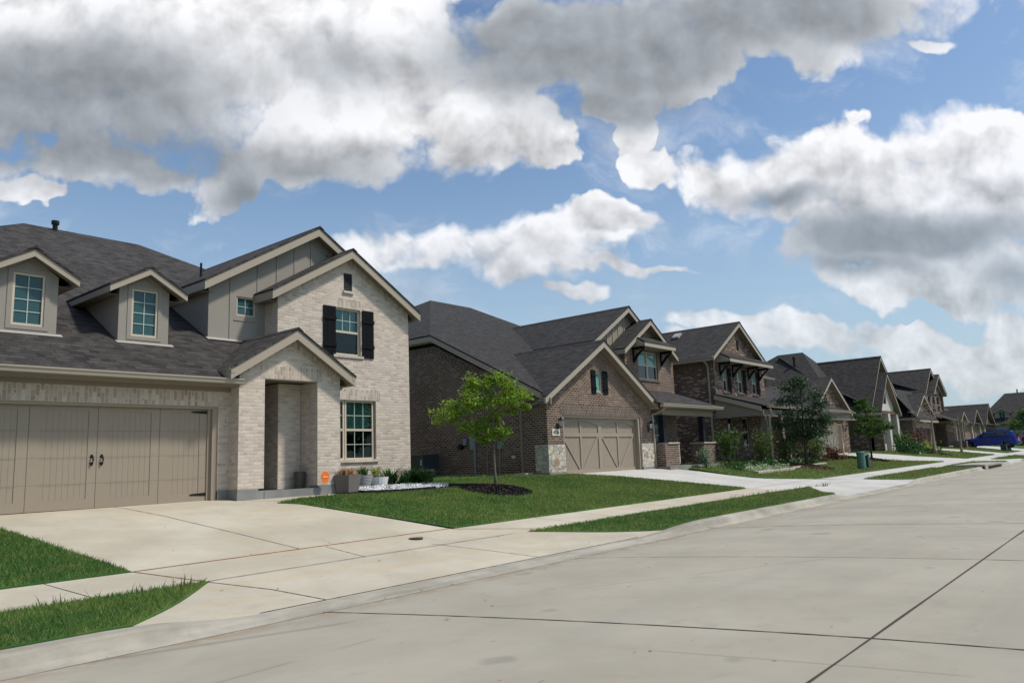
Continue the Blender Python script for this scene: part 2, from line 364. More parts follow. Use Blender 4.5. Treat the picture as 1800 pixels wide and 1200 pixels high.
def bladef(t, b):
    u = objc(t); r = t.new('ShaderNodeNewGeometry').outputs['Random Per Island']
    g = t.noise(u, .45, 5, .6); g2 = t.noise(u, 2.2, 4, .65)
    c = t.mix(t.mr(g, .36, .66), (.075, .19, .036, 1), (.19, .28, .06, 1))
    c = t.mix(t.m('MULTIPLY', t.mr(g2, .48, .72), .55), c, (.27, .28, .09, 1))
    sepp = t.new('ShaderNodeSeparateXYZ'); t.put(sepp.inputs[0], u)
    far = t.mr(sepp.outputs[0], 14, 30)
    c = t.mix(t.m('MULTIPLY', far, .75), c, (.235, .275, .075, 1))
    c = t.mix(t.m('MULTIPLY', t.mr(r, .84, .9), .75), c, (.30, .25, .12, 1))
    c = t.mix(t.m('MULTIPLY', r, .3), c, (.02, .06, .01, 1))
    t.put(b.inputs['Base Color'], c)
    ts = t.new('ShaderNodeBsdfTranslucent'); t.put(ts.inputs[0], c)
    mx = t.new('ShaderNodeMixShader'); mx.inputs[0].default_value = .3
    t.l.new(b.outputs[0], mx.inputs[1]); t.l.new(ts.outputs[0], mx.inputs[2]); t.l.new(mx.outputs[0], t.n['Material Output'].inputs[0])
M_bl = mat('grass_blades', bladef, rough=.7)
def soilf(t, b):
    u = objc(t); n = t.noise(u, 30, 4, .7); t.put(b.inputs['Base Color'], t.mix(n, (.02, .014, .01, 1), (.10, .07, .05, 1))); bump(t, b, n, .8, .03)
M_soil = mat('dark_soil', soilf, rough=.95)
M_slat = mat('dark_slat', None, (.05, .055, .06), .6)
M_mulch = mat('black_mulch', leaff((.006, .005, .005), (.035, .028, .025), 0), rough=.8)
M_grav = mat('white_gravel', leaff((.62, .62, .62), (.85, .85, .85), 0), rough=.8)
M_edge = mat('black_edging', None, (.008, .008, .009), .6)
M_blockst = mat('tan_border_stone', concf((.36, .32, .25), (.55, .50, .42), sc=4), rough=.9)

# ------------------------------------------------------------------ mesh builder
class MB:
    def __init__(s): s.v = []; s.f = []; s.mi = []; s.cur = 0
    def add(s, vs, fs):
        o = len(s.v); s.v += [tuple(p) for p in vs]
        for f in fs: s.f.append([o+i for i in f]); s.mi.append(s.cur)
        return s
    def box(s, x0, x1, y0, y1, z0, z1):
        return s.add([(x0, y0, z0), (x1, y0, z0), (x1, y1, z0), (x0, y1, z0), (x0, y0, z1), (x1, y0, z1), (x1, y1, z1), (x0, y1, z1)],
                     [(0, 3, 2, 1), (4, 5, 6, 7), (0, 1, 5, 4), (1, 2, 6, 5), (2, 3, 7, 6), (3, 0, 4, 7)])
    def prism(s, pts, vec):            # polygon (any plane) swept by vec
        n = len(pts); a = [Vector(p) for p in pts]; b = [p+Vector(vec) for p in a]
        nm = sum(((a[i]-a[0]).cross(a[i+1]-a[0]) for i in range(1, n-1)), Vector())
        fl = nm.dot(Vector(vec)) > 0
        tr = tessellate_polygon([a])
        fs = []
        for q in tr:
            x = (a[q[1]]-a[q[0]]).cross(a[q[2]]-a[q[0]])
            q = q if (x.dot(Vector(vec)) < 0) else q[::-1]
            fs.append(tuple(q)); fs.append(tuple(i+n for i in q[::-1]))
        for i in range(n):
            j = (i+1) % n; fs.append((i, i+n, j+n, j) if not fl else (i, j, j+n, i+n))
        if fl: fs = fs
        return s.add(a+b, fs)
    def wall(s, outline, holes, y, th, axis='Y', x=None, depth=None):
        """vertical wall: outline/holes in (u,z); front at y; thickness th (sign = direction of the back)"""
        def P3(u, z, o): return (u, y+o, z) if axis == 'Y' else (y+o, u, z)
        loops = [[Vector((u, z, 0)) for u, z in outline]] + [[Vector((u, z, 0)) for u, z in h] for h in holes]
        tr = tessellate_polygon(loops); flat = [p for l in loops for p in l]
        n = len(flat); vs = [P3(p.x, p.y, 0) for p in flat] + [P3(p.x, p.y, th) for p in flat]; fs = []
        want = Vector((0, -1 if th > 0 else 1, 0)) if axis == 'Y' else Vector((-1 if th > 0 else 1, 0, 0))
        for q in tr:
            a, b, c = (Vector(vs[i]) for i in q)
            if (b-a).cross(c-a).dot(want) < 0: q = q[::-1]
            fs.append(tuple(q)); fs.append(tuple(i+n for i in q[::-1]))
        o = 0
        for l in loops:
            k = len(l)
            for i in range(k): fs.append((o+i, o+(i+1) % k, o+(i+1) % k+n, o+i+n))
            o += k
        return s.add(vs, fs)
    def tube(s, pts, r, n=8, cap=True):
        pts = [Vector(p) for p in pts]; rs = r if hasattr(r, '__len__') else [r]*len(pts); vs = []; fs = []
        for i, p in enumerate(pts):
            dv = (pts[min(i+1, len(pts)-1)]-pts[max(i-1, 0)]).normalized()
            a = dv.cross(Vector((0, 0, 1)) if abs(dv.z) < .9 else Vector((1, 0, 0))).normalized(); b = dv.cross(a)
            for k in range(n): th = 2*math.pi*k/n; vs.append(p+(a*math.cos(th)+b*math.sin(th))*rs[i])
        for i in range(len(pts)-1):
            for k in range(n): fs.append((i*n+k, i*n+(k+1) % n, (i+1)*n+(k+1) % n, (i+1)*n+k))
        if cap: fs.append(tuple(range(n))[::-1]); fs.append(tuple((len(pts)-1)*n+k for k in range(n)))
        return s.add(vs, fs)
    def rtube(s, pts, w, dpt):         # rectangular downspout
        for a, b in zip(pts[:-1], pts[1:]):
            a, b = Vector(a), Vector(b); dv = (b-a).normalized()
            x = Vector((1, 0, 0)) if abs(dv.x) < .8 else Vector((0, 0, 1)); y = dv.cross(x).normalized(); x = y.cross(dv)
            q = [(-w, -dpt), (w, -dpt), (w, dpt), (-w, dpt)]
            a = a-dv*.01; b = b+dv*.01
            s.add([a+x*i*.5+y*j*.5 for i, j in q]+[b+x*i*.5+y*j*.5 for i, j in q],
                  [(0, 1, 2, 3), (7, 6, 5, 4), (0, 4, 5, 1), (1, 5, 6, 2), (2, 6, 7, 3), (3, 7, 4, 0)])
        return s
    def lathe(s, prof, cx, cy, n=20, sx=1, sy=1):
        vs = []; fs = []
        for r, z in prof:
            for k in range(n): th = 2*math.pi*k/n; vs.append((cx+r*math.cos(th)*sx, cy+r*math.sin(th)*sy, z))
        for i in range(len(prof)-1):
            for k in range(n): fs.append((i*n+k, i*n+(k+1) % n, (i+1)*n+(k+1) % n, (i+1)*n+k))
        fs.append(tuple(range(n))[::-1]); fs.append(tuple((len(prof)-1)*n+k for k in range(n)))
        return s.add(vs, fs)
    def build(s, name, m, parent=None, smooth=False, local=False, bevel=0):
        o0 = parent.matrix_world.translation if (parent and not local) else Vector()
        if parent and not local: o0 = WORLD[parent.name]
        ms = m if isinstance(m, (list, tuple)) else [m]
        me = bpy.data.meshes.new(name)
        me.from_pydata([(p[0]-o0[0], p[1]-o0[1], p[2]-o0[2]) for p in s.v], [], s.f)
        for q in ms: me.materials.append(q)
        if len(ms) > 1: me.polygons.foreach_set('material_index', s.mi)
        me.update()
        uv = me.uv_layers.new(name='UVMap'); Z = Vector((0, 0, 1))
        for p in me.polygons:
            nn = p.normal
            if abs(nn.z) > .995: uu, vv = Vector((1, 0, 0)), Vector((0, 1, 0))
            else:
                uu = Z.cross(nn).normalized(); vv = nn.cross(uu).normalized()
            for li in p.loop_indices:
                c = Vector(s.v[me.loops[li].vertex_index]); uv.data[li].uv = (c.dot(uu), c.dot(vv))
        if smooth: me.polygons.foreach_set('use_smooth', [True]*len(me.polygons))
        ob = bpy.data.objects.new(name, me); COL.objects.link(ob)
        if bevel:
            bv = ob.modifiers.new('bevel', 'BEVEL'); bv.width = bevel; bv.segments = 2; bv.limit_method = 'ANGLE'
        if parent: ob.parent = parent
        WORLD[ob.name] = o0 if parent else Vector((0, 0, 0))
        return ob
WORLD = {}
def build_split(mb, name, m, parent):
    p = list(range(len(mb.v)))
    def find(i):
        while p[i] != i: p[i] = p[p[i]]; i = p[i]
        return i
    for f in mb.f:
        for i in f[1:]: p[find(i)] = find(f[0])
    g = {}
    for f in mb.f: g.setdefault(find(f[0]), []).append(f)
    for fs in g.values():
        ids = sorted({i for f in fs for i in f}); ix = {i: k for k, i in enumerate(ids)}
        q = MB(); q.add([mb.v[i] for i in ids], [[ix[i] for i in f] for f in fs]); o = q.build(name, m, parent)
    return o
def tag(o, label=None, cat=None, group=None, kind=None):
    if label: o['label'] = label
    if cat: o['category'] = cat
    if group: o['group'] = group
    if kind: o['kind'] = kind
    return o
def thing(name, label, cat, loc=(0, 0, 0), group=None):
    o = bpy.data.objects.new(name, None); o.empty_display_size = .3; COL.objects.link(o); o.location = loc
    WORLD[o.name] = Vector(loc)
    return tag(o, label, cat, group)
def rebase(o, loc):
    """single-mesh top-level object: move origin to its base"""
    loc = Vector(loc)
    for v in o.data.vertices: v.co -= loc
    o.location = loc; return o
def rect(x0, x1, z0, z1): return [(x0, z0), (x1, z0), (x1, z1), (x0, z1)]

# ------------------------------------------------------------------ ground levels
def gx(X): return .004*min(max(X-5, 0), 100)
PR = [(7.92, -1.44), (9.7, -1.375), (10.9, -1.27), (12.5, -1.02), (14.3, -.75), (15.6, -.60), (17.2, -.50), (60, -.45)]
def prof(Y):
    if Y <= PR[0][0]: return PR[0][1]
    for (a, za), (b, zb) in zip(PR[:-1], PR[1:]):
        if Y <= b: return za+(zb-za)*(Y-a)/(b-a)
    return PR[-1][1]
def zg(X, Y): return gx(X)+prof(Y)
def crown(Y): return .11*(1-min(1, abs(Y-1.95)/5.6)**2)
def zroad(X, Y): return gx(X)-1.6+crown(Y)
def lin(pts):
    def f(y):
        if y <= pts[0][0]: return pts[0][1]
        for (a, p), (b, q) in zip(pts[:-1], pts[1:]):
            if y <= b: return p+(q-p)*(y-a)/(b-a)
        return pts[-1][1]
    return f
def sheet(mb, ys, xl, xr, zf, nx=8, off=0., skirt=0):
    """grid between edges xl(y), xr(y)"""
    vs = []; fs = []
    for y in ys:
        a, b = xl(y), xr(y)
        for i in range(nx+1):
            x = a+(b-a)*i/nx; vs.append((x, y, zf(x, y)+off))
    k = nx+1
    for j in range(len(ys)-1):
        for i in range(nx): fs.append((j*k+i, j*k+i+1, (j+1)*k+i+1, (j+1)*k+i))
    if skirt:
        rim = [i for i in range(k)]+[j*k+k-1 for j in range(1, len(ys))]+[(len(ys)-1)*k+i for i in range(k-2, -1, -1)]+[j*k for j in range(len(ys)-2, 0, -1)]
        o = len(vs); vs += [(vs[i][0], vs[i][1], vs[i][2]-skirt) for i in rim]; n = len(rim)
        fs += [(rim[(i+1) % n], rim[i], o+i, o+(i+1) % n) for i in range(n)]
    mb.add(vs, fs)
def yr(a, b, extra=()):
    ys = {a, b}; ys |= {p[0] for p in PR if a < p[0] < b}
    y = a
    while y < b: ys.add(round(y, 3)); y += .5
    ys |= set(extra); return sorted(ys)

# base earth
mb = MB(); XB = [-160, -60, 0, 5, 30, 60, 105, 400]
def zbase(X, Y):
    if Y < -3.9: return gx(X)-1.42
    return (gx(X)-1.9) if Y < 9.9 else zg(X, Y)-.06
ysb = [-160, -3.91, -3.9, 9.8, 10.0, 10.9, 12.5, 14.3, 15.6, 17.2, 60, 400]
vs = [(x, y, zbase(x, y)) for y in ysb for x in XB]; k = len(XB)
mb.add(vs, [(j*k+i, j*k+i+1, (j+1)*k+i+1, (j+1)*k+i) for j in range(len(ysb)-1) for i in range(k-1)])
tag(mb.build('ground', M_gr), kind='structure')
# road
mb = MB(); xs = [-120, -40, 0, 5, 20, 40, 70, 105, 320]
ys = [-3.7+i*.565 for i in range(21)]
vs = [(x, y, zroad(x, y)) for y in ys for x in xs]; k = len(xs)
mb.add(vs, [(j*k+i, j*k+i+1, (j+1)*k+i+1, (j+1)*k+i) for j in range(len(ys)-1) for i in range(k-1)])
tag(mb.build('road', M_road), kind='structure')
# road joints
mb = MB()
def strip_line(mb, pts, w, zf, off=.004, seg=12):
    for (x0, y0), (x1, y1) in zip(pts[:-1], pts[1:]):
        dv = Vector((x1-x0, y1-y0)); L = dv.length; n = Vector((-dv.y, dv.x))/L*w*.5
        vs = []
        for i in range(seg+1):
            x = x0+(x1-x0)*i/seg; y = y0+(y1-y0)*i/seg
            wob = 1+.35*math.sin(i*2.7+x0)
            for s_ in (-1, 1): vs.append((x+n.x*s_*wob, y+n.y*s_*wob, zf(x+n.x*s_, y+n.y*s_)+off))
        mb.add(vs, [(2*i, 2*i+2, 2*i+3, 2*i+1) for i in range(seg)])
strip_line(mb, [(-40, 1.97), (0, 1.97), (60, 1.97), (160, 1.97)], .022, zroad, seg=40)
jx = [-4.6, .4, 5.45, 10.35, 15.4, 20.6, 25.6, 30.8, 36, 41, 46, 51, 56, 61, 66, 76, 86]
for x in jx:
    strip_line(mb, [(x, 7.55), (x+.55, 4.9), (x+1.15, 1.97)], .022 if x in (5.45, 15.4) or x > 20 else .013, zroad)
    strip_line(mb, [(x+1.15, 1.97), (x+1.6, -.6), (x+2.0, -3.6)], .02, zroad)
tag(mb.build('road_joint', M_jnt), kind='structure')
# kerb
DR = [(3.3, 4.9, 12.6, 15.6), (24.2, 25.8, 33.0, 35.0), (58, 60, 64, 66), (74, 76, 82, 84), (92, 94, 100, 102)]
def kh(X):
    h = 1.
    for a, b, c, e in DR:
        if a < X < e:
            f = lambda u: u*u*(3-2*u)
            h = f(1-(X-a)/(b-a)) if X < b else (f((X-c)/(e-c)) if X > c else 0.)
    return h
mb = MB(); xs = sorted(set([-60, -30, -10, -4] + [-2+.4*i for i in range(270)] + [110, 130, 200, 300])); vs = []
for x in xs:
    h = kh(x); g = gx(x)-1.6
    vs += [(x, 7.50, g+.0), (x, 7.60, g+.012), (x, 7.72, g+.022+.012*h), (x, 7.765, g+.033+.10*h), (x, 7.80, g+.04+.118*h), (x, 7.93, g+.045+.122*h), (x, 7.93, g-.2)]
k = 7; mb.add(vs, [(i*k+j, (i+1)*k+j, (i+1)*k+j+1, i*k+j+1) for i in range(len(xs)-1) for j in range(k-1)])
tag(mb.build('kerb', M_kerb, smooth=False), kind='structure')
mb = MB(); vs = []
for x in (-60, 0, 50, 105, 300):
    g = gx(x)-1.6; vs += [(x, -3.55, g+.01), (x, -3.72, g+.13), (x, -3.95, g+.14), (x, -3.95, g-.1)]
mb.add(vs, [(i*4+j+1, (i+1)*4+j+1, (i+1)*4+j, i*4+j) for i in range(4) for j in range(3)])
tag(mb.build('kerb', M_kerb), kind='structure')
mb = MB()
for x in (15.4, 25.6, 30.8, 36, 41, 46, 56): strip_line(mb, [(x-.08, 7.52), (x-.05, 7.66)], .02, lambda X, Y: gx(X)-1.6+.015, off=.01, seg=2)
tag(mb.build('kerb_joint', M_jnt), kind='structure')
# driveways and pavement; edges as x(y)
SWI, SWO = 10.9, 9.7
def apz(x, y):
    if y >= SWO: return zg(x, y)
    tt = (y-7.93)/(SWO-7.93); h = kh(x); lip = -1.555+.122*h
    return gx(x)+lip+(-1.375-lip)*tt
dA_l = lin([(7.93, 3.5), (9.7, 5.25), (9.71, 4.85), (10.9, 4.80), (14.3, 4.25), (16.05, 3.95)])
dA_r = lin([(7.93, 13.9), (9.7, 11.75), (9.71, 11.1), (10.9, 10.9), (14.6, 9.75), (16.05, 9.6)])
dB_l = lin([(7.93, 24.6), (9.7, 27.3), (9.71, 26.0), (10.9, 25.0), (13, 23.6), (15.9, 21.7)])
dB_r = lin([(7.93, 34.5), (9.7, 33.6), (10.9, 31.7), (12, 28.7), (13, 28.4), (15.3, 28.2), (16.1, 27.7)])
dC_l = lin([(7.93, 59.5), (9.7, 57), (10.9, 55.5), (12.2, 51), (13, 50.2), (17.1, 49.5)])
dC_r = lin([(7.93, 66), (9.7, 64), (10.9, 62.5), (13, 58.5), (17.1, 56.0)])
dF_l = lin([(7.93, 74.5), (9.7, 76), (12, 74), (16.3, 70.5)]); dF_r = lin([(7.93, 84), (9.7, 82), (12, 80), (16.3, 77.5)])
dG_l = lin([(7.93, 92.5), (9.7, 94), (12, 88), (18, 86)]); dG_r = lin([(7.93, 102), (9.7, 100), (12, 98), (18, 95)])
dA_l0 = lambda y: dA_l(y) if y != 9.7 else 5.25
for nm, l, r, y1, m in (('A', dA_l, dA_r, 16.05, M_drv), ('B', dB_l, dB_r, 16.15, M_drv2), ('C', dC_l, dC_r, 17.1, M_drv2), ('F', dF_l, dF_r, 16.3, M_drv2), ('G', dG_l, dG_r, 18, M_drv2)):
    mb = MB()
    sheet(mb, [7.93, 8.1, 8.3, 8.5, 8.7, 8.9, 9.1, 9.3, 9.5, 9.7], l, r, apz, 90)
    sheet(mb, yr(9.711, y1), l, r, zg, 12)
    tag(mb.build('driveway', m), kind='structure')
mb = MB()
segs = [(-40, dA_l, M_drv), ]
def seg_sw(l, r, m):
    mb = MB(); sheet(mb, [SWO, 10.1, 10.5, SWI], l, r, zg, 24); tag(mb.build('sidewalk', m), kind='structure')
c_ = lambda v: (lambda y: v)
seg_sw(c_(-40), lin([(SWO, 4.85), (SWI, 4.80)]), M_drv)
seg_sw(lin([(SWO, 11.1), (SWI, 10.9)]), lin([(SWO, 26.2), (SWI, 24.9)]), M_drv)
seg_sw(lin([(SWO, 33.6), (SWI, 32.0)]), lin([(SWO, 57), (SWI, 55.5)]), M_drv2)
seg_sw(lin([(SWO, 64), (SWI, 62.5)]), c_(75.2), M_drv2)
seg_sw(c_(81), c_(91.5), M_drv2); seg_sw(c_(99), c_(300), M_drv2)
# walk to the porch of the white house and front walk of the brick house
mb = MB(); sheet(mb, yr(14.75, 15.48), lambda y: dA_r(y)-.01, lin([(14.75, 9.75), (15.05, 10.25), (15.2, 11.1), (15.48, 11.9)]), zg, 6, .003)
tag(mb.build('path', M_drv), kind='structure')
# pavement joints
mb = MB()
strip_line(mb, [(4.8, 10.92), (7.8, 10.93), (10.9, 10.94)], .03, zg); strip_line(mb, [(4.8, 10.9), (5.2, 9.72)], .028, zg)
strip_line(mb, [(10.9, 10.9), (12.3, 9.75)], .025, zg)
tag(mb.build('driveway_joint', M_rust), kind='structure')
mb = MB()
strip_line(mb, [(7.45, 10.95), (6.9, 14), (6.6, 15.95)], .014, zg); strip_line(mb, [(7.9, 10.85), (7.8, 9.7)], .012, zg)
strip_line(mb, [(9.4, 9.9), (9.7, 8.9), (9.95, 7.95)], .014, apz, seg=8); strip_line(mb, [(5.2, 9.7), (5.6, 8.8), (5.8, 7.95)], .018, apz)
strip_line(mb, [(5.0, 9.72), (8, 9.74), (11.4, 9.72)], .010, zg); strip_line(mb, [(9.7, 15), (9.2, 15.4), (9.02, 15.5)], .016, zg)
for x in (-3.2, -1.4, .4, 2.15, 3.7): strip_line(mb, [(x, 10.88), (x+.15, 9.72)], .012, zg, seg=3)
for x in list(np.arange(13.5, 25, 1.5))+list(np.arange(35, 55, 1.5)): strip_line(mb, [(x, 10.88), (x+.15, 9.72)], .012, zg, seg=3)
strip_line(mb, [(25.5, 10.9), (32, 10.9)], .014, zg); strip_line(mb, [(26, 15.8), (27.5, 11)], .014, zg)
tag(mb.build('driveway_joint', M_jnt), kind='structure')
mb = MB(); strip_line(mb, [(-5, 7.49), (28, 7.49)], .014, lambda X, Y: gx(X)-1.6+.002, off=.004, seg=150)
tag(mb.build('kerb_joint', mat('dirt_seam', None, (.19, .15, .10), .95)), kind='structure')
# lip line between street gutter and kerb
mb = MB(); strip_line(mb, [(4.9, 7.95), (13, 7.95)], .02, apz, seg=60, off=.004)
tag(mb.build('driveway_joint', M_jnt), kind='structure')
# lawns: turf sheet a little proud of the concrete, then blades
LAWN = [  # ys, xl, xr, density, blade height
    (yr(10.93, 15.4), c_(-14), lambda y: dA_l(y)-.02, 2700, .048),
    ([7.95, 8.1, 8.3, 8.5, 8.7, 8.9, 9.1, 9.3, 9.5, 9.68], c_(-10), lambda y: dA_l(min(y, 9.69))-.015, 2900, .048),
    (yr(14.78, 15.16), lin([(14.78, 9.5), (15.05, 10.2), (15.16, 10.8)]), lin([(14.78, 14.1), (14.85, 13), (15.0, 12.1), (15.16, 11.3)]), 1700, .045),
    (yr(10.93, 14.775), lin([(10.93, 11.0), (14.6, 9.75), (14.775, 9.5)]), lin([(10.93, 24.9), (13, 23.6), (14.775, 22.5)]), 1700, .045),
    (yr(14.78, 16.8), lin([(14.78, 14.35), (15.0, 15.2), (15.3, 15.4), (16.8, 15.5)]), lin([(14.78, 22.5), (15.85, 21.75), (15.9, 20.45), (16.8, 20.45)]), 1700, .045),
    ([7.95, 8.1, 8.3, 8.5, 8.7, 8.9, 9.1, 9.3, 9.5, 9.68], lambda y: dA_r(min(y, 9.69))+.015, lambda y: dB_l(min(y, 9.69))-.015, 1700, .045),
    (yr(16.8, 34), c_(15.8), c_(20.5), 60, .05),
    (yr(10.93, 16.9), lin([(10.93, 31.8), (12, 28.8), (13, 28.5), (15.3, 29.2), (16.9, 29.2)]), lin([(10.93, 55.4), (12.2, 50.9), (13, 50.1), (16.9, 49.4)]), 330, .06),
    ([7.95, 8.1, 8.3, 8.5, 8.7, 8.9, 9.1, 9.3, 9.5, 9.68], lambda y: dB_r(y)+.02, lin([(7.95, 47.5), (9.68, 46)]), 330, .06),
    (yr(10.93, 17.0), lin([(10.93, 62.6), (13, 58.6), (17.0, 56.3)]), lin([(10.93, 75), (12, 73.9), (16, 70.3)]), 110, .07),
    ([7.95, 8.9, 9.68], lin([(7.95, 55), (9.68, 48.5)]), lin([(7.95, 59), (9.68, 57)]), 200, .06),
    ([7.95, 8.9, 9.68], lin([(7.95, 66.5), (9.68, 64.3)]), lin([(7.95, 73.8), (9.68, 75.5)]), 80, .07),
    (yr(10.93, 18), lin([(10.93, 81), (12, 80.1), (16, 77.6)]), lin([(10.93, 90), (12, 87.9), (18, 85.9)]), 60, .07),
    ([7.95, 8.9, 9.68], c_(84.5), c_(92), 60, .07), ([7.95, 8.9, 9.68], c_(102.5), c_(300), 5, .08),
    (yr(10.93, 18), lin([(10.93, 100), (12, 98.1), (18, 95.1)]), c_(300), 5, .08)]
rng = np.random.default_rng(7)
mb = MB(); BL = []
for ys, xl, xr, dn, bh in LAWN:
    sheet(mb, ys, xl, xr, apz if ys[0] < 9 else zg, 90 if ys[0] < 9 else 14, .012, .05)
    y0, y1 = ys[0], ys[-1]; xa = min(xl(y) for y in ys); xb = max(xr(y) for y in ys)
    xa = max(xa, 1.0 if y0 < 12 else xa)
    if xb > 120: xb = 120
    n = int((xb-xa)*(y1-y0)*dn); px = rng.uniform(xa, xb, n); py = rng.uniform(y0, y1, n)
    lv = np.array([xl(y) for y in py]); rv = np.array([xr(y) for y in py])
    keep = (px > lv+.01) & (px < rv-.01) & (px/np.maximum(py, .1) > .22)
    BL.append((px[keep], py[keep], bh, dn))
tag(mb.build('lawn', M_gr), kind='structure')
apv = np.vectorize(lambda x, y: apz(x, y) if y < 9.7 else zg(x, y))
def quads_obj(name, V4, m, nv=4):
    n = len(V4); me = bpy.data.meshes.new(name)
    me.vertices.add(n*nv); me.vertices.foreach_set('co', V4.reshape(-1).astype(np.float32))
    me.loops.add(n*nv); me.loops.foreach_set('vertex_index', np.arange(n*nv, dtype=np.int32))
    me.polygons.add(n); me.polygons.foreach_set('loop_start', np.arange(0, n*nv, nv, dtype=np.int32))
    me.update(calc_edges=True); me.validate(); me.materials.append(m)
    o = bpy.data.objects.new(name, me); COL.objects.link(o); WORLD[name] = Vector(); return o
allv = []
for px, py, bh, dn in BL:
    n = len(px); z = apv(px, py)+.015; k = .5+.9*rng.random(n)
    dist = np.hypot(px, py); w = np.clip(dist*.00042, .0035, .03)*(1.0)*rng.uniform(.7, 1.4, n)
    h = bh*k*rng.uniform(.8, 1.2, n); th = rng.uniform(0, 2*np.pi, n)
    th = np.where(rng.random(n) < .6, 2.27+rng.normal(0, .5, n), th)
    ln = rng.normal(0, .55, (n, 2))*h[:, None]
    c, s = np.cos(th), np.sin(th); v = np.zeros((n, 3, 3))
    v[:, 0] = np.stack([px-c*w, py-s*w, z], 1); v[:, 1] = np.stack([px+c*w, py+s*w, z], 1)
    v[:, 2] = np.stack([px+ln[:, 0], py+ln[:, 1], z+h], 1); allv.append(v)
g = quads_obj('grass', np.concatenate(allv), M_bl, 3); tag(g, 'short green turf grass covering the front lawns and verges', 'grass', kind='stuff')
# overgrown weed tufts along the pavement edge
def tuft_obj(name, pts, m, hgt, n, w=.006, spread=.3, seed=1, droop=.5):
    r = np.random.default_rng(seed); vs = []
    for (x, y, z) in pts:
        for i in range(n):
            a = r.uniform(0, 6.283); h = hgt*r.uniform(.5, 1.15); sp = h*r.uniform(.1, 1)*spread*2; ww = w*r.uniform(.7, 1.3)
            bx, by = x+r.normal(0, spread*.12), y+r.normal(0, spread*.12); dx, dy = math.cos(a), math.sin(a)
            prev = None
            for q in range(5):
                f = q/4; cx = bx+dx*sp*f; cy = by+dy*sp*f; cz = z+h*(f-droop*f*f)/(1-droop*.5) if droop < 1 else z+h*(2*f-f*f*1.6)
                wd = ww*(1-f*.85)
                cur = ((cx-dy*wd, cy+dx*wd, cz), (cx+dy*wd, cy-dx*wd, cz))
                if prev: vs.append((prev[0], prev[1], cur[1], cur[0]))
                prev = cur
    return quads_obj(name, np.array(vs), m)

# ------------------------------------------------------------------ house pieces
def gable_roof(root, px, hw, ze, zp, yf, yb, m=M_rf, trim=M_trim, fh=.2, wall_off=.32, lowl=None, lowr=None, th=.10, sof=True, back=False, vl=None, left=None):
    """two slopes, ridge along Y. ze/zp: top surface at the eave / ridge. returns roof object"""
    r = MB(); sl = (zp-ze)/hw; hL, eL = left or (hw, ze)
    r.prism([(px, yf, zp), (px-hL, yf, eL), (px-hL, vl or yb, eL), (px, yb, zp)], (0, 0, -th*.45))
    r.prism([(px+hw, yf, ze), (px, yf, zp), (px, yb, zp), (px+hw, yb, ze)], (0, 0, -th*.45))
    # ridge cap
    r.prism([(px-.14, yf-.01, zp-.14*sl+.012), (px, yf-.01, zp+.02), (px+.14, yf-.01, zp-.14*sl+.012), (px, yf-.01, zp-.03)], (0, yb-yf, 0))
    ro = r.build('roof', m, root)
    f = MB(); e = .028; t0 = .05
    for s in (-1, 1):   # rake boards, butted at the ridge
        h_, e_ = (hL, eL) if s < 0 else (hw, ze); q_ = (zp-e_)/h_*.01
        f.prism([(px, yf+e, zp-t0), (px, yf+e, zp-t0-fh*1.12), (px+s*(h_-.01), yf+e, e_-t0-fh*1.12+q_), (px+s*(h_-.01), yf+e, e_-t0+q_)], (0, .04, 0))
        f.box(*sorted((px+s*(h_-.012), px+s*(h_-.045))), yf+e+.042, (vl or yb) if s < 0 else yb, e_-t0-fh*1.0, e_-t0+.0)
    f.build('fascia', trim, ro)
    if sof:
        g = MB(); q = fh*.75+t0
        for s in (-1, 1):
            h_, e_ = (hL, eL) if s < 0 else (hw, ze); q_ = (zp-e_)/h_*.05
            g.prism([(px, yf+.07, zp-q), (px+s*(h_-.05), yf+.07, e_-q+q_), (px+s*(h_-.05), yf+wall_off+.02, e_-q+q_), (px, yf+wall_off+.02, zp-q)], (0, 0, .02))
            g.box(*sorted((px+s*(h_-.05), px+s*(h_-.36))), yf+wall_off+.03, max((vl or yb), yf+wall_off+.04) if s < 0 else yb, e_-t0-fh*.97, e_-t0-fh*.9)
        g.build('soffit', M_trimd, ro)
    return ro
def roof_poly(root, polys, m=M_rf, th=.05):
    r = MB()
    for p in polys: r.prism(p, (0, 0, -th))
    return r.build('roof', m, root)
def gutter(mb, x0, x1, y, z):          # along X, front at y
    pr = [(0, 0), (0, .028), (.012, .03), (.025, .075), (.05, .105), (.125, .105), (.125, .0)]
    pr = [(.125-a if False else a, b) for a, b in pr]
    vs = []; n = len(pr)
    pts = [(y, z), (y, z-.028), (y+.022, z-.055), (y+.03, z-.105), (y+.05, z-.118), (y+.13, z-.118), (y+.13, z)]
    n = len(pts); mb.add([(x0, a, b) for a, b in pts]+[(x1, a, b) for a, b in pts],
        [(i, (i+1) % n, (i+1) % n+n, i+n) for i in range(n)]+[tuple(range(n))[::-1], tuple(range(n, 2*n))])
def gutterY(mb, y0, y1, x, z, s=-1):   # along Y, outer face toward s
    pts = [(x, z), (x, z-.028), (x-s*.022, z-.055), (x-s*.03, z-.105), (x-s*.05, z-.118), (x-s*.12, z-.118), (x-s*.12, z)]
    n = len(pts); mb.add([(a, y0, b) for a, b in pts]+[(a, y1, b) for a, b in pts],
        [(i, (i+1) % n, (i+1) % n+n, i+n) for i in range(n)]+[tuple(range(n))[::-1], tuple(range(n, 2*n))])
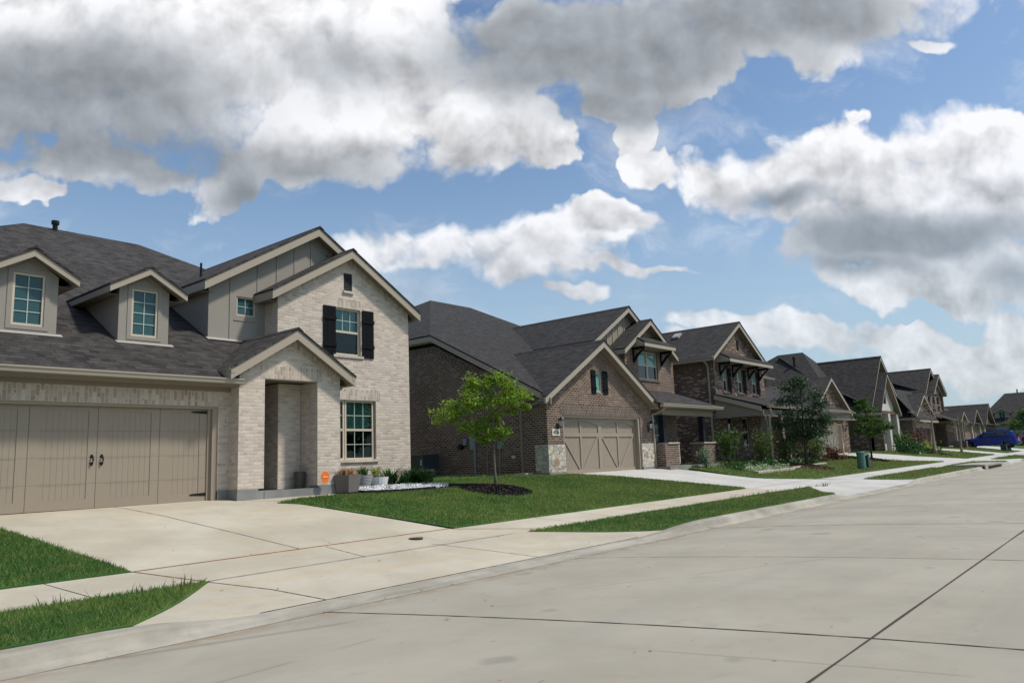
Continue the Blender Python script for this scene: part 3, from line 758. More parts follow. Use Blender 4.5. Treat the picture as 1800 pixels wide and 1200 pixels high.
def window(root, x0, x1, z0, z1, y, cols=2, rows=2, single=True, hung=True, frame=M_win, glass=(M_gl, M_gl), fw_=.05, mun=True, sill=None, curtain=False, munm=None, lowmun=False, sillm=M_wb):
    """one sash unit; y is the wall face, glass set back"""
    yf = y+.06; f = MB()
    f.box(x0, x0+fw_, yf, yf+.06, z0, z1); f.box(x1-fw_, x1, yf, yf+.06, z0, z1)
    f.box(x0+fw_, x1-fw_, yf, yf+.06, z1-fw_, z1); f.box(x0+fw_, x1-fw_, yf, yf+.06, z0, z0+fw_)
    zm = (z0+z1)/2
    if hung: f.box(x0+fw_, x1-fw_, yf+.005, yf+.055, zm-.03, zm+.03)
    w = f.build('window', frame, root)
    if mun:
        g = MB(); zt0 = zm+.03 if hung else z0+fw_; zt1 = z1-fw_
        def grid(a, b):
            for i in range(1, cols): x = x0+fw_+(x1-x0-2*fw_)*i/cols; g.box(x-.009, x+.009, yf+.025, yf+.04, a, b)
            for j in range(1, rows): z = a+(b-a)*j/rows; g.box(x0+fw_, x1-fw_, yf+.0265, yf+.0385, z-.009, z+.009)
        grid(zt0, zt1)
        if lowmun: grid(z0+fw_, zm-.03)
        g.build('muntin', munm or M_mun, w)
    p = MB(); p.box(x0+fw_*.9, x1-fw_*.9, yf+.041, yf+.046, zm if hung else z0+fw_*.9, z1-fw_*.9)
    p.build('pane', glass[0], w)
    if hung: p = MB(); p.box(x0+fw_*.9, x1-fw_*.9, yf+.041, yf+.046, z0+fw_*.9, zm-.001); p.build('pane', glass[1], w)
    if curtain:
        c = MB(); n = 40; X0, X1 = x0+fw_, x1-fw_
        for seg in curtain:
            a, b = X0+(X1-X0)*seg[0], X0+(X1-X0)*seg[1]; vs = []
            for i in range(n+1):
                x = a+(b-a)*i/n; yy = yf+.16+.025*math.sin(i*1.1)+.01*math.sin(i*2.7+1)
                vs += [(x, yy, z0), (x, yy, z1)]
            c.add(vs, [(2*i, 2*i+2, 2*i+3, 2*i+1) for i in range(n)])
        c.build('curtain', M_cur, w, smooth=True)
        bk = MB(); bk.box(x0, x1, yf+.5, yf+.52, z0, z1); bk.box(x0, x0+.02, yf+.07, yf+.49, z0, z1); bk.box(x1-.02, x1, yf+.07, yf+.49, z0, z1)
        bk.box(x0, x1, yf+.07, yf+.49, z0-.03, z0-.01); bk.build('interior', M_wall_in, w)
    if sill:
        s = MB(); s.box(x0-.08, x1+.08, y-.05, y+.055, z0-.075, z0-.003); s.build('sill', sillm, w)
    return w
def shutter(root, x0, x1, z0, z1, y, m=M_shut, n=3):
    s = MB(); w = (x1-x0)/n
    for i in range(n): s.box(x0+w*i+.004, x0+w*(i+1)-.004, y-.03, y, z0, z1)
    s.box(x0-.01, x1+.01, y-.052, y-.028, z1-(z1-z0)*.27, z1-(z1-z0)*.20); s.box(x0-.01, x1+.01, y-.052, y-.028, z0+(z1-z0)*.20, z0+(z1-z0)*.27)
    s.box(x0+.01, x1-.01, y-.012, y-.002, z0+.01, z1-.01)
    return s.build('shutter', m, root)
def arcpoly(x0, x1, z0, z1, side, n=8, dz=.16):
    """panel opening whose top follows one half of an arch rising toward side"""
    top = []
    for i in range(n+1):
        f = i/n; x = x0+(x1-x0)*f; g = f if side > 0 else 1-f
        top.append((x, z1-dz+dz*math.sin(g*math.pi/2)**.9))
    return [(x0, z0), (x1, z0)]+top[::-1]
def garage_door_arched(root, x0, x1, z0, z1, y, m=M_gd):
    W_ = x1-x0; ho = []; h = W_/2; st = .11
    for l in (0, 1):
        a = x0+h*l; pw = (h-3*st)/2
        for k in (0, 1):
            p0 = a+st+k*(pw+st); p1 = p0+pw
            ho.append(arcpoly(p0, p1, z1-.55, z1-.12, 1 if k == 0 else -1))
            ho.append(rect(p0, p1, z0+.17, z1-.68))
    f = MB(); f.wall(rect(x0, x1, z0, z1), ho, y, .03)
    dz0, dz1 = z0+.17, z1-.68
    for l in (0, 1):      # diagonals making a V in each leaf
        a = x0+h*l; pw = (h-3*st)/2
        for k in (0, 1):
            p0 = a+st+k*(pw+st); p1 = p0+pw; w = .10
            if k == 0: q = [(p0, dz1), (p0+w, dz1), (p1, dz0), (p1-w, dz0)]
            else: q = [(p1-w, dz1), (p1, dz1), (p0+w, dz0), (p0, dz0)]
            f.prism([(u, y+.004, z) for u, z in q], (0, .024, 0))
    d = f.build('garage_door', m, root)
    p = MB(); n = int(W_/.085); w = W_/n
    for i in range(n): p.box(x0+w*i+.004, x0+w*(i+1)-.004, y+.034, y+.06, z0+.02, z1-.02)
    p.box(x0, x1, y+.039, y+.08, z0, z1)
    p.build('plank_panel', m, d)
    return d
def lantern(root, x, y, z):
    l = MB(); l.box(x-.05, x+.05, y-.02, y, z-.30, z-.08); l.tube([(x, y-.02, z-.15), (x, y-.08, z-.22), (x, y-.14, z-.2)], .012, 6)
    l.lathe([(.05, z-.2), (.06, z-.185), (.02, z-.17)], x, y-.14, 6); l.lathe([(.105, z+.03), (.1, z+.045), (.03, z+.12), (.01, z+.16)], x, y-.14, 6)
    for k in range(4):
        a = k*math.pi/2+.78; l.tube([(x+.045*math.cos(a), y-.14+.045*math.sin(a), z-.19), (x+.085*math.cos(a), y-.14+.085*math.sin(a), z+.035)], .007, 4)
    o = l.build('wall_lantern', M_blk, root)
    g = MB(); g.lathe([(.042, z-.18), (.078, z+.028)], x, y-.14, 4); g.build('lantern_glass', mat('seeded_glass', None, (.55, .58, .6), .15), o); return o

# ================================================================== WHITE BRICK HOUSE (A)
A = thing('brick_house', 'white brick two-storey house with two grey stucco dormers over a wide taupe garage door', 'house', (6, 16, -.6))
# garage front wall
zs = -.75
w = MB()
w.wall([(-2.3, zs), (3.65, zs), (3.65, 1.47), (8.72, 1.47), (8.72, zs), (8.98, zs), (8.98, 1.98), (-2.3, 1.98)], [], 15.9, .22)
# porch box
w.wall([(8.98, -.36), (9.62, -.36), (9.62, 2.11), (11.05, 2.11), (11.05, -.36), (11.72, -.36), (11.72, 2.32), (10.31, 3.19), (8.98, 2.37)], [], 15.5, .3)
w.wall(rect(15.8, 17.1, -.36, 2.0), [], 8.98, .2, axis='X')
w.wall(rect(15.8, 17.05, -.5, 2.0), [], 11.52, .2, axis='X')
# inside the porch: stepped brick returns
w.wall(rect(10.42, 11.05, -.42, 2.1), [], 16.2, 1.4); w.wall(rect(15.81, 16.19, -.42, 2.1), [], 11.05, .2, axis='X'); w.wall(rect(9.4, 10.42, -.42, 2.1), [], 17.55, .1)
# main brick gable wing
w.wall([(10.93, 1.0), (12.75, 1.0), (12.75, -.6), (15.43, -.6), (15.43, 4.63), (13.15, 5.99), (10.93, 4.67)],
       [rect(12.60, 14.14, .26, 1.87) if False else rect(12.86, 14.14, .24, 1.87), rect(12.74, 13.62, 3.12, 4.44), rect(13.03, 13.33, 4.95, 5.46)], 17.05, .25)
w.wall(rect(12.75 if False else 11.6, 12.76, -.6, 1.02), [], 17.052, .2)
w.wall(rect(17.30, 30, -.6, 4.5), [], 15.43, -.25, axis='X'); w.wall(rect(17.3, 17.8, 1.5, 4.5), [], 10.93, .2, axis='X')
w.wall(rect(16, 30, -.75, 4.3), [], -2.3, .2, axis='X')
w.build('wall', M_wb, A)
w = MB()  # soldier courses and returns
w.box(-2.3, 8.72, 15.897, 15.9, 1.475, 1.86)
w.box(9.5, 11.2, 15.494, 15.5, 2.115, 2.42)
w.box(12.72, 14.28, 17.044, 17.05, 1.875, 2.17); w.box(12.85, 13.6, 17.044, 17.05, 4.445, 4.72)
for s, px, hw, zp, zb in ((0, 13.15, 2.25, 5.99, 4.65), (1, 10.31, 1.35, 3.19, 2.36)):
    y = (17.041, 15.491)[s]
    for q in (-1, 1):
        w.prism([(px+q*.001, y, zp-.02), (px+q*.001, y, zp-.26), (px+q*(hw-.02), y, zb-.24), (px+q*(hw-.02), y, zb)], (0, .005, 0))
build_split(w, 'soldier_course', M_wbv, A)
w = MB(); w.box(8.96, 9.47, 15.48, 15.96, -.85, -.36); w.box(9.47, 9.62, 15.484, 15.9, -.85, -.42)
w.box(8.72, 8.955, 15.88, 16.1, -.85, -.36); w.box(9.62, 11.9, 15.47, 15.8, -.85, -.42); w.box(9.2, 12.6, 15.8, 17.0, -.85, -.43)
w.box(11.05, 11.74, 15.482, 15.79, -.42, -.361)
w.box(11.9, 15.45, 17.03, 17.3, -.85, -.6)
build_split(w, 'foundation', M_fnd, A)
# ceiling of porch and lintels
w = MB(); w.box(9.0, 11.7, 15.81, 17.9, 2.13, 2.18); w.box(9.62, 11.05, 15.50, 15.8, 2.095, 2.108); w.build('porch_ceiling', M_trimd, A)
w = MB(); w.box(3.55, 8.72, 15.93, 16.12, 1.41, 1.47); w.box(8.60, 8.72, 15.93, 16.12, -.56, 1.41); w.box(8.53, 8.60, 16.0, 16.12, -.56, 1.41)
w.build('door_trim', M_gd, A)
w = MB(); w.box(9.2, 9.75, 17.5, 17.545, -.43, 1.7); w.build('front_door', mat('dark_door_paint', None, (.03, .02, .016), .4), A)
w = MB(); w.box(10.93, 11.0, 17.52, 17.545, .62, .80) if False else w.box(10.22, 10.28, 17.5, 17.545, .60, .78); w.build('doorbell_panel', M_blk, A)
w = MB(); w.box(10.28, 10.42, 16.9, 17.3, -.12, .10); w.build('mailbox', M_blk, A)
# garage door: four recessed plank panels
ZD0, ZD1 = -.56, 1.405
pan = [(4.02, 4.86), (5.24, 6.09), (6.44, 7.31), (7.68, 8.36)]
f = MB(); f.wall(rect(3.6, 8.53, ZD0, ZD1), [rect(a, b, -.38, 1.32) for a, b in pan], 16.03, .02)
for a, b in pan:
    n = int(round((b-a)/.107)); wd = (b-a)/n
    for i in range(n): f.box(a+wd*i+.003, a+wd*(i+1)-.003, 16.042, 16.06, -.38, 1.32)
f.box(3.6, 8.53, 16.0455, 16.08, ZD0, ZD1)
gd = f.build('garage_door', M_gd, A)
f = MB()
for z in (-.08, .42, .93): f.box(3.6, 8.53, 16.0285, 16.03, z-.002, z+.002)
for x in (5.05, 6.262, 7.49): f.box(x-.005, x+.005, 16.0262, 16.03, ZD0, ZD1)
f.build('panel_seam', mat('seam_shadow_gap', None, (.15, .13, .10), .9), gd)
for x in (6.17, 6.355):
    h = MB(); h.tube([(x, 16.03, .44), (x, 15.98, .42), (x+.01, 15.965, .365), (x, 15.98, .31), (x, 16.03, .29)], [.012, .014, .016, .014, .012], 8)
    h.box(x-.02, x+.02, 16.018, 16.028, .41, .47); h.box(x-.02, x+.02, 16.018, 16.028, .26, .32)
    h.box(x-.035, x+.035, 16.018, 16.027, .425, .44); h.box(x-.035, x+.035, 16.018, 16.027, .29, .305)
    h.build('handle', M_blk, gd)
for z in (1.345, -.42):
    h = MB(); h.prism([(8.52, 16.018, z-.032), (8.52, 16.018, z+.032), (8.20, 16.018, z+.016), (8.16, 16.018, z), (8.20, 16.018, z-.016)], (0, .01, 0))
    h.build('strap_hinge', M_blk, gd)
# main front slope, hips and right side
E0 = (15.42, 2.06); SL = .56
def za(y): return E0[1]+SL*(y-E0[0])
yR = 25.6; zR = za(yR)
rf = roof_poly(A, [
    [(-2.8, 15.42, za(15.42)), (8.97, 15.42, za(15.42)), (8.97, 15.85, za(15.85)), (11.0, 15.85, za(15.85)), (11.0, 17.3, za(17.3)), (15.3, 17.3, za(17.3)), (16.0, 20.3, za(20.3)), (11.04, yR, zR), (7.6, yR, zR)],
    [(16.0, 20.3, za(20.3)), (16.0, 31, za(20.3)), (11.04, yR, zR)], [(-2.8, 15.42, za(15.42)), (7.6, yR, zR), (-2.8, 35, za(15.42))],
    [(7.6, yR, zR), (11.04, yR, zR), (16, 31, za(20.3)), (16, 35, za(15.42)), (-2.8, 35, za(15.42))]])
g = MB(); gutter(g, -2.85, 9.0, 15.31, 2.05); g.build('gutter', M_gut, rf)
g = MB(); g.box(-2.8, 8.97, 15.44, 15.475, 1.90, 2.04); g.box(-2.8, 8.97, 15.475, 15.9, 1.89, 1.91); g.box(-2.8, 8.97, 15.86, 15.898, 1.80, 1.89); g.build('fascia', M_trimd, rf)
def pipe(root, x, y, z, h, r=.04, cap=None, m=M_blk):
    p = MB(); p.tube([(x, y, z-.3), (x, y, z+h)], r, 12)
    if cap: p.tube([(x, y, z+h-cap*.55), (x, y, z+h)], r*1.5, 12)
    return p.build('vent_pipe', m, root)
pipe(rf, 8.42, 25.45, 7.75, .22, .075, .2)
gr = gable_roof(A, 12.42, 3.34, 4.72, 6.74, 17.3, 25)
pipe(gr, 10.0, 19.3, 5.3, .36, .03)
w = MB(); w.wall([(9.36, 2.9), (14.0, 2.9), (14.0, 5.65), (12.42, 6.61), (9.36, 4.76)], [rect(10.12, 10.66, 3.98, 4.48)], 17.65, .2)
w.wall(rect(17.85, 21, 2.9, 4.66), [], 9.36, .2, axis='X'); w.build('stucco_wall', M_st, A)
w = MB()
for x, a, b in ((9.94, 3.3, 4.98), (10.71, 4.0, 5.44), (11.28, 4.4, 5.78), (11.83, 4.7, 6.11), (12.37, 5.2, 6.43), (12.9, 5.5, 6.2), (13.4, 5.5, 5.9)):
    w.box(x-.022, x+.022, 17.632, 17.65, a, b)
w.box(10.04, 10.74, 17.634, 17.65, 3.84, 3.865); w.box(10.715, 10.74, 17.6345, 17.65, 3.45, 3.84)
w.prism([(12.42, 17.632, 6.36), (12.42, 17.632, 6.30), (13.9, 17.632, 5.42), (13.9, 17.632, 5.48)], (0, .016, 0))
build_split(w, 'batten', M_st, A)
w = MB(); w.prism([(9.3, 17.54, 3.275), (10.25, 17.54, 3.275), (10.25, 17.65, 3.335), (9.3, 17.65, 3.335)], (0, 0, .012)); build_split(w, 'flashing', M_fl, A)
gable_roof(A, 13.15, 2.55, 4.60, 6.12, 16.75, 22)
gable_roof(A, 10.31, 1.69, 2.28, 3.32, 15.2, 18.6)
window(A, 10.12, 10.66, 3.98, 4.48, 17.62, 2, 2, hung=False, glass=(M_gl, M_gl), fw_=.04)
w = MB()  # gable louvre
w.box(13.03, 13.33, 17.12, 17.16, 4.95, 5.46)
lv = w.build('louvre_vent', M_shut, A); w = MB()
for i in range(8): z = 5.0+i*.055; w.prism([(13.05, 17.07, z), (13.31, 17.07, z), (13.31, 17.115, z+.045), (13.05, 17.115, z+.045)], (0, 0, .008))
w.box(13.03, 13.055, 17.06, 17.118, 4.95, 5.46); w.box(13.305, 13.33, 17.06, 17.118, 4.95, 5.46); w.box(13.055, 13.305, 17.06, 17.118, 5.435, 5.46); w.build('slat', M_slat, lv)
w = MB(); w.box(13.0, 13.36, 17.0, 17.06, 4.875, 4.947); w.build('sill', M_wb, lv)
window(A, 12.74, 13.62, 3.12, 4.44, 17.06, 3, 2, sill=True, glass=(M_gls, M_glsd), curtain=[(0, .5), (.5, .93)])
shutter(A, 12.33, 12.74, 3.04, 4.445, 17.045); shutter(A, 13.66, 14.07, 3.08, 4.45, 17.045)
window(A, 12.86, 13.08, .24, 1.87, 17.06, 1, 2, glass=(M_gls, M_glsd), curtain=[(0, 1)])
window(A, 13.10, 14.10, .24, 1.87, 17.06, 3, 2, sill=False, glass=(M_gls, M_glsd), curtain=[(0, .3), (.3, .64), (.64, 1)], lowmun=True)
w = MB(); w.box(12.78, 14.20, 17.0, 17.115, .16, .237); w.build('sill', M_wb, A)
w = MB(); gutterY(w, 15.22, 17.0, 12.02, 2.27, 1); w.rtube([(11.98, 15.75, 2.15), (11.98, 15.8, 2.02), (11.85, 15.95, 1.93), (11.75, 15.95, 1.92)], .06, .05)
gutterY(w, 15.22, 16.4, 8.60, 2.27, -1); build_split(w, 'gutter', M_gut, A)
# dormers
for k, (xc, x0, x1) in enumerate(((5.19, 4.60, 5.73), (7.49, 6.94, 8.04))):
    dm = MB(); dm.wall([(x0, 2.86), (x1, 2.86), (x1, 4.12), (xc, 4.50), (x0, 4.12)], [rect(xc-.28, xc+.30, 3.06, 4.12)], 16.95, .15)
    dm.wall(rect(17.1, 19.4, 2.9, 4.1), [], x0, .1, axis='X'); dm.wall(rect(17.1, 19.4, 2.9, 4.1), [], x1, -.1, axis='X')
    dm.box(x0, x1, 16.93, 16.95, 2.90, 2.95)
    do = dm.build('dormer', M_st, A)
    w = MB()
    for q in (-1, 1): w.prism([(xc, 16.935, 4.38), (xc, 16.935, 4.345), (xc+q*.33, 16.935, 4.15), (xc+q*.33, 16.935, 4.185)], (0, .014, 0))
    w.box(xc-.37, xc-.281, 16.936, 16.95, 2.98, 4.2); w.box(xc+.301, xc+.39, 16.936, 16.95, 2.98, 4.2); w.box(xc-.28, xc+.30, 16.936, 16.95, 2.98, 3.059); w.box(xc-.28, xc+.30, 16.936, 16.95, 4.121, 4.2)
    w.build('stucco_band', M_st, do)
    w = MB(); w.prism([(x0-.05, 16.86, 2.875), (x1+.1, 16.86, 2.875), (x1+.1, 16.95, 2.925), (x0-.05, 16.95, 2.925)], (0, 0, .012)); build_split(w, 'flashing', M_fl, do)
    window(A, xc-.28, xc+.30, 3.06, 4.12, 16.9, 2, 4, hung=False, fw_=.045)
    gable_roof(A, xc+.0, .86, 4.12, 4.62, 16.65, 20.2, fh=.13, wall_off=.3)

# ================================================================== BROWN BRICK HOUSE (B)
B = thing('brick_house', 'brown brick house with arched-panel garage door, limestone corner blocks and black gable shutters', 'house', (24, 16, -.5))
w = MB()
w.wall([(20.6, -.4), (21.5, -.4), (21.5, 1.56), (26.68, 1.56), (26.68, -.4), (27.6, -.4), (27.6, 2.01), (23.85, 4.25), (20.6, 2.31)],
       [rect(23.68, 24.14, 2.44, 3.22)], 15.9, .22)
w.wall([(16.12, -.4), (36, -.4), (36, 4.6), (21.3, 4.6), (16.12, 2.1)], [], 20.6, .2, axis='X')
w.wall([(28.43, 1.5), (29.3, 1.5), (29.3, -.35), (30.4, -.35), (30.4, -.35), (32.72, -.35), (32.72, 4.52), (30.3, 6.05), (28.43, 4.85)],
       [rect(29.55, 31.25, 3.45, 4.72), rect(30.45, 31.25, .0, 1.92)], 17.5, .22)
w.wall(rect(17.7, 30, -.4, 4.6), [], 32.72, -.2, axis='X'); w.wall(rect(17.72, 18.2, 2, 4.6), [], 28.43, .2, axis='X')
w.wall(rect(16.12, 17.6, -.4, 2.0), [], 27.6, -.2, axis='X'); w.wall(rect(27.6, 29.31, -.4, 2.1), [], 17.7, .2)
# porch piers and low wall
w.box(27.75, 28.9, 15.45, 16.05, -.5, .48); w.box(31.2, 32.3, 15.45, 16.05, -.5, .48)
w.build('wall', M_bb, B)
w = MB(); w.box(21.4, 26.8, 15.893, 15.9, 1.565, 1.93); w.wall([(16.2, 1.95), (21.0, 4.3), (21.4, 4.58), (21.4, 4.32), (21.1, 4.12), (16.2, 1.72)], [], 20.596, .003, axis='X')
w.wall(rect(21.4, 30, 4.35, 4.58), [], 20.5965, .003, axis='X')
w.box(20.6, 21.5, 15.894, 15.9, .53, .63); w.box(26.7, 27.6, 15.894, 15.9, .53, .63)
for q in (-1, 1):
    w.prism([(23.85, 15.893, 4.07), (23.85, 15.893, 3.83), (23.85+q*3.2, 15.893, 1.9), (23.85+q*3.2, 15.893, 2.12)], (0, .005, 0)) if False else None
w.box(29.4, 31.4, 17.493, 17.5, 3.2, 3.44); w.box(23.5, 24.3, 15.893, 15.9, 3.23, 3.43)
build_split(w, 'soldier_course', M_bbv, B)
w = MB(); w.box(20.56, 21.53, 15.86, 16.43, -.4, .53); w.box(26.65, 27.63, 15.86, 16.2, -.4, .53); w.box(31.3, 32.76, 17.46, 17.9, -.4, .5)
build_split(w, 'stone_base', M_stone, B)
w = MB(); w.box(20.56, 21.53, 15.84, 36, -.9, -.402); w.box(26.65, 27.63, 15.84, 16.2, -.9, -.402); w.box(27.64, 32.9, 15.2, 17.6, -.9, -.42); build_split(w, 'foundation', M_fnd, B)
w = MB(); w.box(21.5, 21.6, 15.93, 16.12, -.52, 1.56); w.box(26.55, 26.68, 15.93, 16.12, -.52, 1.56); w.box(21.6, 26.55, 15.93, 16.12, 1.49, 1.56); w.build('door_trim', M_gd, B)
garage_door_arched(B, 21.6, 26.55, -.53, 1.49, 16.1)
window(B, 23.68, 24.14, 2.44, 3.22, 15.9, 1, 2, hung=False, mun=False, fw_=.05, glass=(M_glc, M_glc))
shutter(B, 23.38, 23.67, 2.38, 3.26, 15.895, n=2); shutter(B, 24.15, 24.46, 2.38, 3.26, 15.895, n=2)
lantern(B, 21.2, 15.9, 1.32); lantern(B, 27.28, 15.9, 1.28)
def digits(root, txt, x, y, z, size, m):
    c = bpy.data.curves.new('number', 'FONT'); c.body = txt; c.size = size; c.extrude = .004; c.align_x = 'CENTER'; c.align_y = 'CENTER'
    o = bpy.data.objects.new('number_tmp', c); COL.objects.link(o); bpy.context.view_layer.update()
    me = bpy.data.meshes.new_from_object(o); bpy.data.objects.remove(o)
    o = bpy.data.objects.new('numbers', me); me.materials.clear(); me.materials.append(m); COL.objects.link(o)
    o.rotation_euler = (R(90), 0, 0); o.location = Vector((x, y, z))-WORLD[root.name]; o.parent = root; WORLD[o.name] = Vector(); return o
w = MB(); w.box(20.84, 21.27, 15.87, 15.896, .83, 1.06); pl = w.build('address_plaque', mat('pale_plaque', None, (.6, .57, .5), .8), B)
digits(pl, '4526', 21.055, 15.865, .945, .17, M_blk)
EB = (15.45, 2.12)
def zb(y): return EB[1]+.5*(y-EB[0])
roof_b = roof_poly(B, [
    [(20.3, 15.56, zb(15.56)), (20.5, 15.56, zb(15.56)), (20.5, 16.13, zb(16.13)), (27.15, 16.13, zb(16.13)), (27.15, 17.6, zb(17.6)), (33.0, 21.6, zb(21.6)), (33.0, 22.2, zb(22.2)), (30.0, 28.1, zb(28.1)), (27.0, 28.1, zb(28.1)), (20.3, 21.2, zb(21.2))],
    [(20.3, 21.2, zb(21.2)), (27.0, 28.1, zb(28.1)), (20.3, 35, zb(21.2))], [(33, 22.2, zb(22.2)), (33, 35, zb(22.2)), (30, 28.1, zb(28.1))],
    [(20.3, 35, zb(21.2)), (27.0, 28.1, zb(28.1)), (30, 28.1, zb(28.1)), (33, 35, zb(21.2))]], M_rfb)
w = MB()
w.wall([(15.47, zb(15.47)-.06), (21.2, zb(21.2)-.06), (21.2, zb(21.2)-.26), (15.47, zb(15.47)-.27)], [], 20.31, .035, axis='X')
w.wall(rect(21.2, 35, zb(21.2)-.24, zb(21.2)-.06), [], 20.31, .035, axis='X'); w.wall(rect(21.2, 35, zb(21.2)-.27, zb(21.2)-.25), [], 20.31, .3, axis='X')
w.build('fascia', M_trim, roof_b)
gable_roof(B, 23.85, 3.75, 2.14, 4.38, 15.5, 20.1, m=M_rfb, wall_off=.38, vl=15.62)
gable_roof(B, 29.5, 3.02, 4.92, 6.78, 17.75, 25.5, m=M_rfb, wall_off=.35)
gable_roof(B, 30.3, 2.38, 4.66, 6.18, 17.12, 22, m=M_rfb, wall_off=.36)
w = MB(); w.wall([(27.1, 2.9), (31.6, 2.9), (31.6, 5.36), (29.5, 6.65), (27.1, 5.17)], [], 18.12, .2); w.wall(rect(18.3, 22, 2.9, 4.95), [], 27.1, .2, axis='X')
w.build('panel_wall', M_st2, B)
w = MB()
for i, x in enumerate((27.6, 28.07, 28.54, 29.02, 29.5, 29.98, 30.45, 30.9)): w.box(x-.035, x+.035, 18.09, 18.12, 4.2, 6.36-.61*abs(x-29.5))
build_split(w, 'batten', M_trim, B)
for a, b in ((29.55, 30.39), (30.41, 31.25)): window(B, a, b, 3.45, 4.72, 17.5, 1, 1, mun=False, glass=(M_glc, M_glk), fw_=.045)
w = MB(); w.box(29.45, 31.35, 17.44, 17.55, 3.36, 3.44); w.build('sill', M_bbv, B)
window(B, 30.45, 31.2, .0, 1.9, 17.5, 1, 1, mun=False, glass=(M_gl, M_glk), fw_=.05)
def awning(root, x0, x1, yw, zt, yf, zf, brs, m=M_rfb, bracket=M_blk):
    r = roof_poly(root, [[(x0, yf, zf), (x1, yf, zf), (x1-.15, yw, zt), (x0+.15, yw, zt)]], m)
    w = MB(); w.box(x0+.01, x1-.01, yf+.01, yf+.04, zf-.21, zf-.052); w.box(x0+.03, x1-.03, yf+.042, yw, zf-.18, zf-.16)
    for x in (x0+.02, x1-.05): w.prism([(x, yf+.045, zf-.055), (x, yw, zt-.09), (x, yw, zf-.158), (x, yf+.045, zf-.158)], (.03, 0, 0))
    w.build('fascia', M_trim, r)
    for x in brs:
        b = MB(); b.box(x-.05, x+.05, yw-.08, yw, zf-.85, zf-.185); b.box(x-.05, x+.05, yw-.6, yw-.081, zf-.28, zf-.185)
        pts = [(yw-.08, zf-.8), (yw-.08, zf-.66), (yw-.2, zf-.5), (yw-.38, zf-.36), (yw-.55, zf-.282), (yw-.58, zf-.30), (yw-.42, zf-.42), (yw-.25, zf-.58)]
        b.prism([(x-.045, y, z) for y, z in pts], (.09, 0, 0))
        b.build('bracket', bracket, r)
    return r
awning(B, 28.9, 31.7, 17.5, 5.42, 16.72, 4.98, (29.15, 31.6))
# porch roof (front slope + hipped right end)
pr = roof_poly(B, [[(27.2, 15.2, 2.10), (32.75, 15.2, 2.10), (31.9, 17.5, 2.98), (27.2, 17.5, 2.98)], [(32.75, 15.2, 2.10), (33.6, 18.0, 2.10), (31.9, 17.5, 2.98)]], M_rf)
w = MB(); gutter(w, 27.25, 32.78, 15.09, 2.09); w.box(27.2, 32.7, 15.2, 15.24, 1.95, 2.04); w.rtube([(27.75, 15.25, 1.98), (27.7, 15.6, 1.75), (27.62, 15.86, 1.7), (27.66, 15.84, -.45)], .07, .05)
w.build('gutter', M_gut, pr)
w = MB(); w.box(28.0, 32.6, 15.6, 15.85, 1.68, 1.92); w.box(27.6, 32.6, 15.3, 17.4, 1.93, 1.95); w.build('porch_beam', M_trimd, pr)
for x in (28.15, 31.7):
    p = MB(); p.box(x-.11, x+.11, 15.62, 15.84, .48, 1.68); p.build('porch_post', M_nt, B)
w = MB(); w.box(28.0, 28.95, 15.4, 16.1, .481, .54); w.box(31.15, 32.35, 15.4, 16.1, .481, .54); build_split(w, 'pier_cap', M_blockst, B)
w = MB(); w.box(29.0, 29.75, 17.6, 17.64, -.4, 1.75); w.build('front_door', MT['dark_door_paint'], B)
w = MB(); w.rtube([(20.35, 16.1, 1.95), (20.55, 16.95, 1.75), (20.56, 17.0, 1.6), (20.56, 17.0, -.35), (20.45, 16.85, -.46)], .075, .055); w.build('downspout', M_trimd, B)
w = MB(); w.box(20.5, 20.6, 19.2, 19.45, .5, 1.0); w.tube([(20.52, 19.02+.2, .5), (20.52, 19.22, -.6)], .035, 8); mbx = w.build('meter_box', mat('grey_meter_metal', None, (.20, .25, .28), .5, .2), B)
w = MB(); w.box(20.5, 20.6, 17.9, 18.1, .48, .76); w.tube([(20.53, 18.0, .48), (20.5, 18.02, .0), (20.52, 18.05, -.5)], .018, 6); w.build('cable_box', MT['grey_meter_metal'], B)
w = MB(); w.box(20.52, 20.6, 19.65, 19.8, .68, .92); w.build('junction_box', MT['grey_meter_metal'], B)
w = MB(); w.tube([(20.6, 19.93, .62), (20.45, 19.93, .62)], .1, 12); w.tube([(20.5, 19.93, .62), (20.5, 19.6, .66)], .02, 6); w.build('dryer_vent', M_blk, B)
w = MB(); w.box(20.56, 20.6, 17.35, 17.5, .12, .22); w.build('wall_outlet', M_win, B)
w = MB(); w.tube([(20.52, 18.55, .55), (20.50, 18.6, .2), (20.52, 18.62, -.5)], .022, 6); w.tube([(20.52, 18.4, .6), (20.45, 18.45, .45), (20.52, 18.5, .35)], .03, 6); w.build('conduit', M_trimd, B)
# splash block
w = MB(); w.box(20.1, 20.5, 16.5, 16.95, zg(20, 16.7)-.02, zg(20, 16.7)+.09); s = w.build('splash_block', M_blockst); rebase(s, (20.3, 16.7, zg(20, 16.7)))
tag(s, 'small concrete splash block on the grass under the brown house downspout', 'splash block')

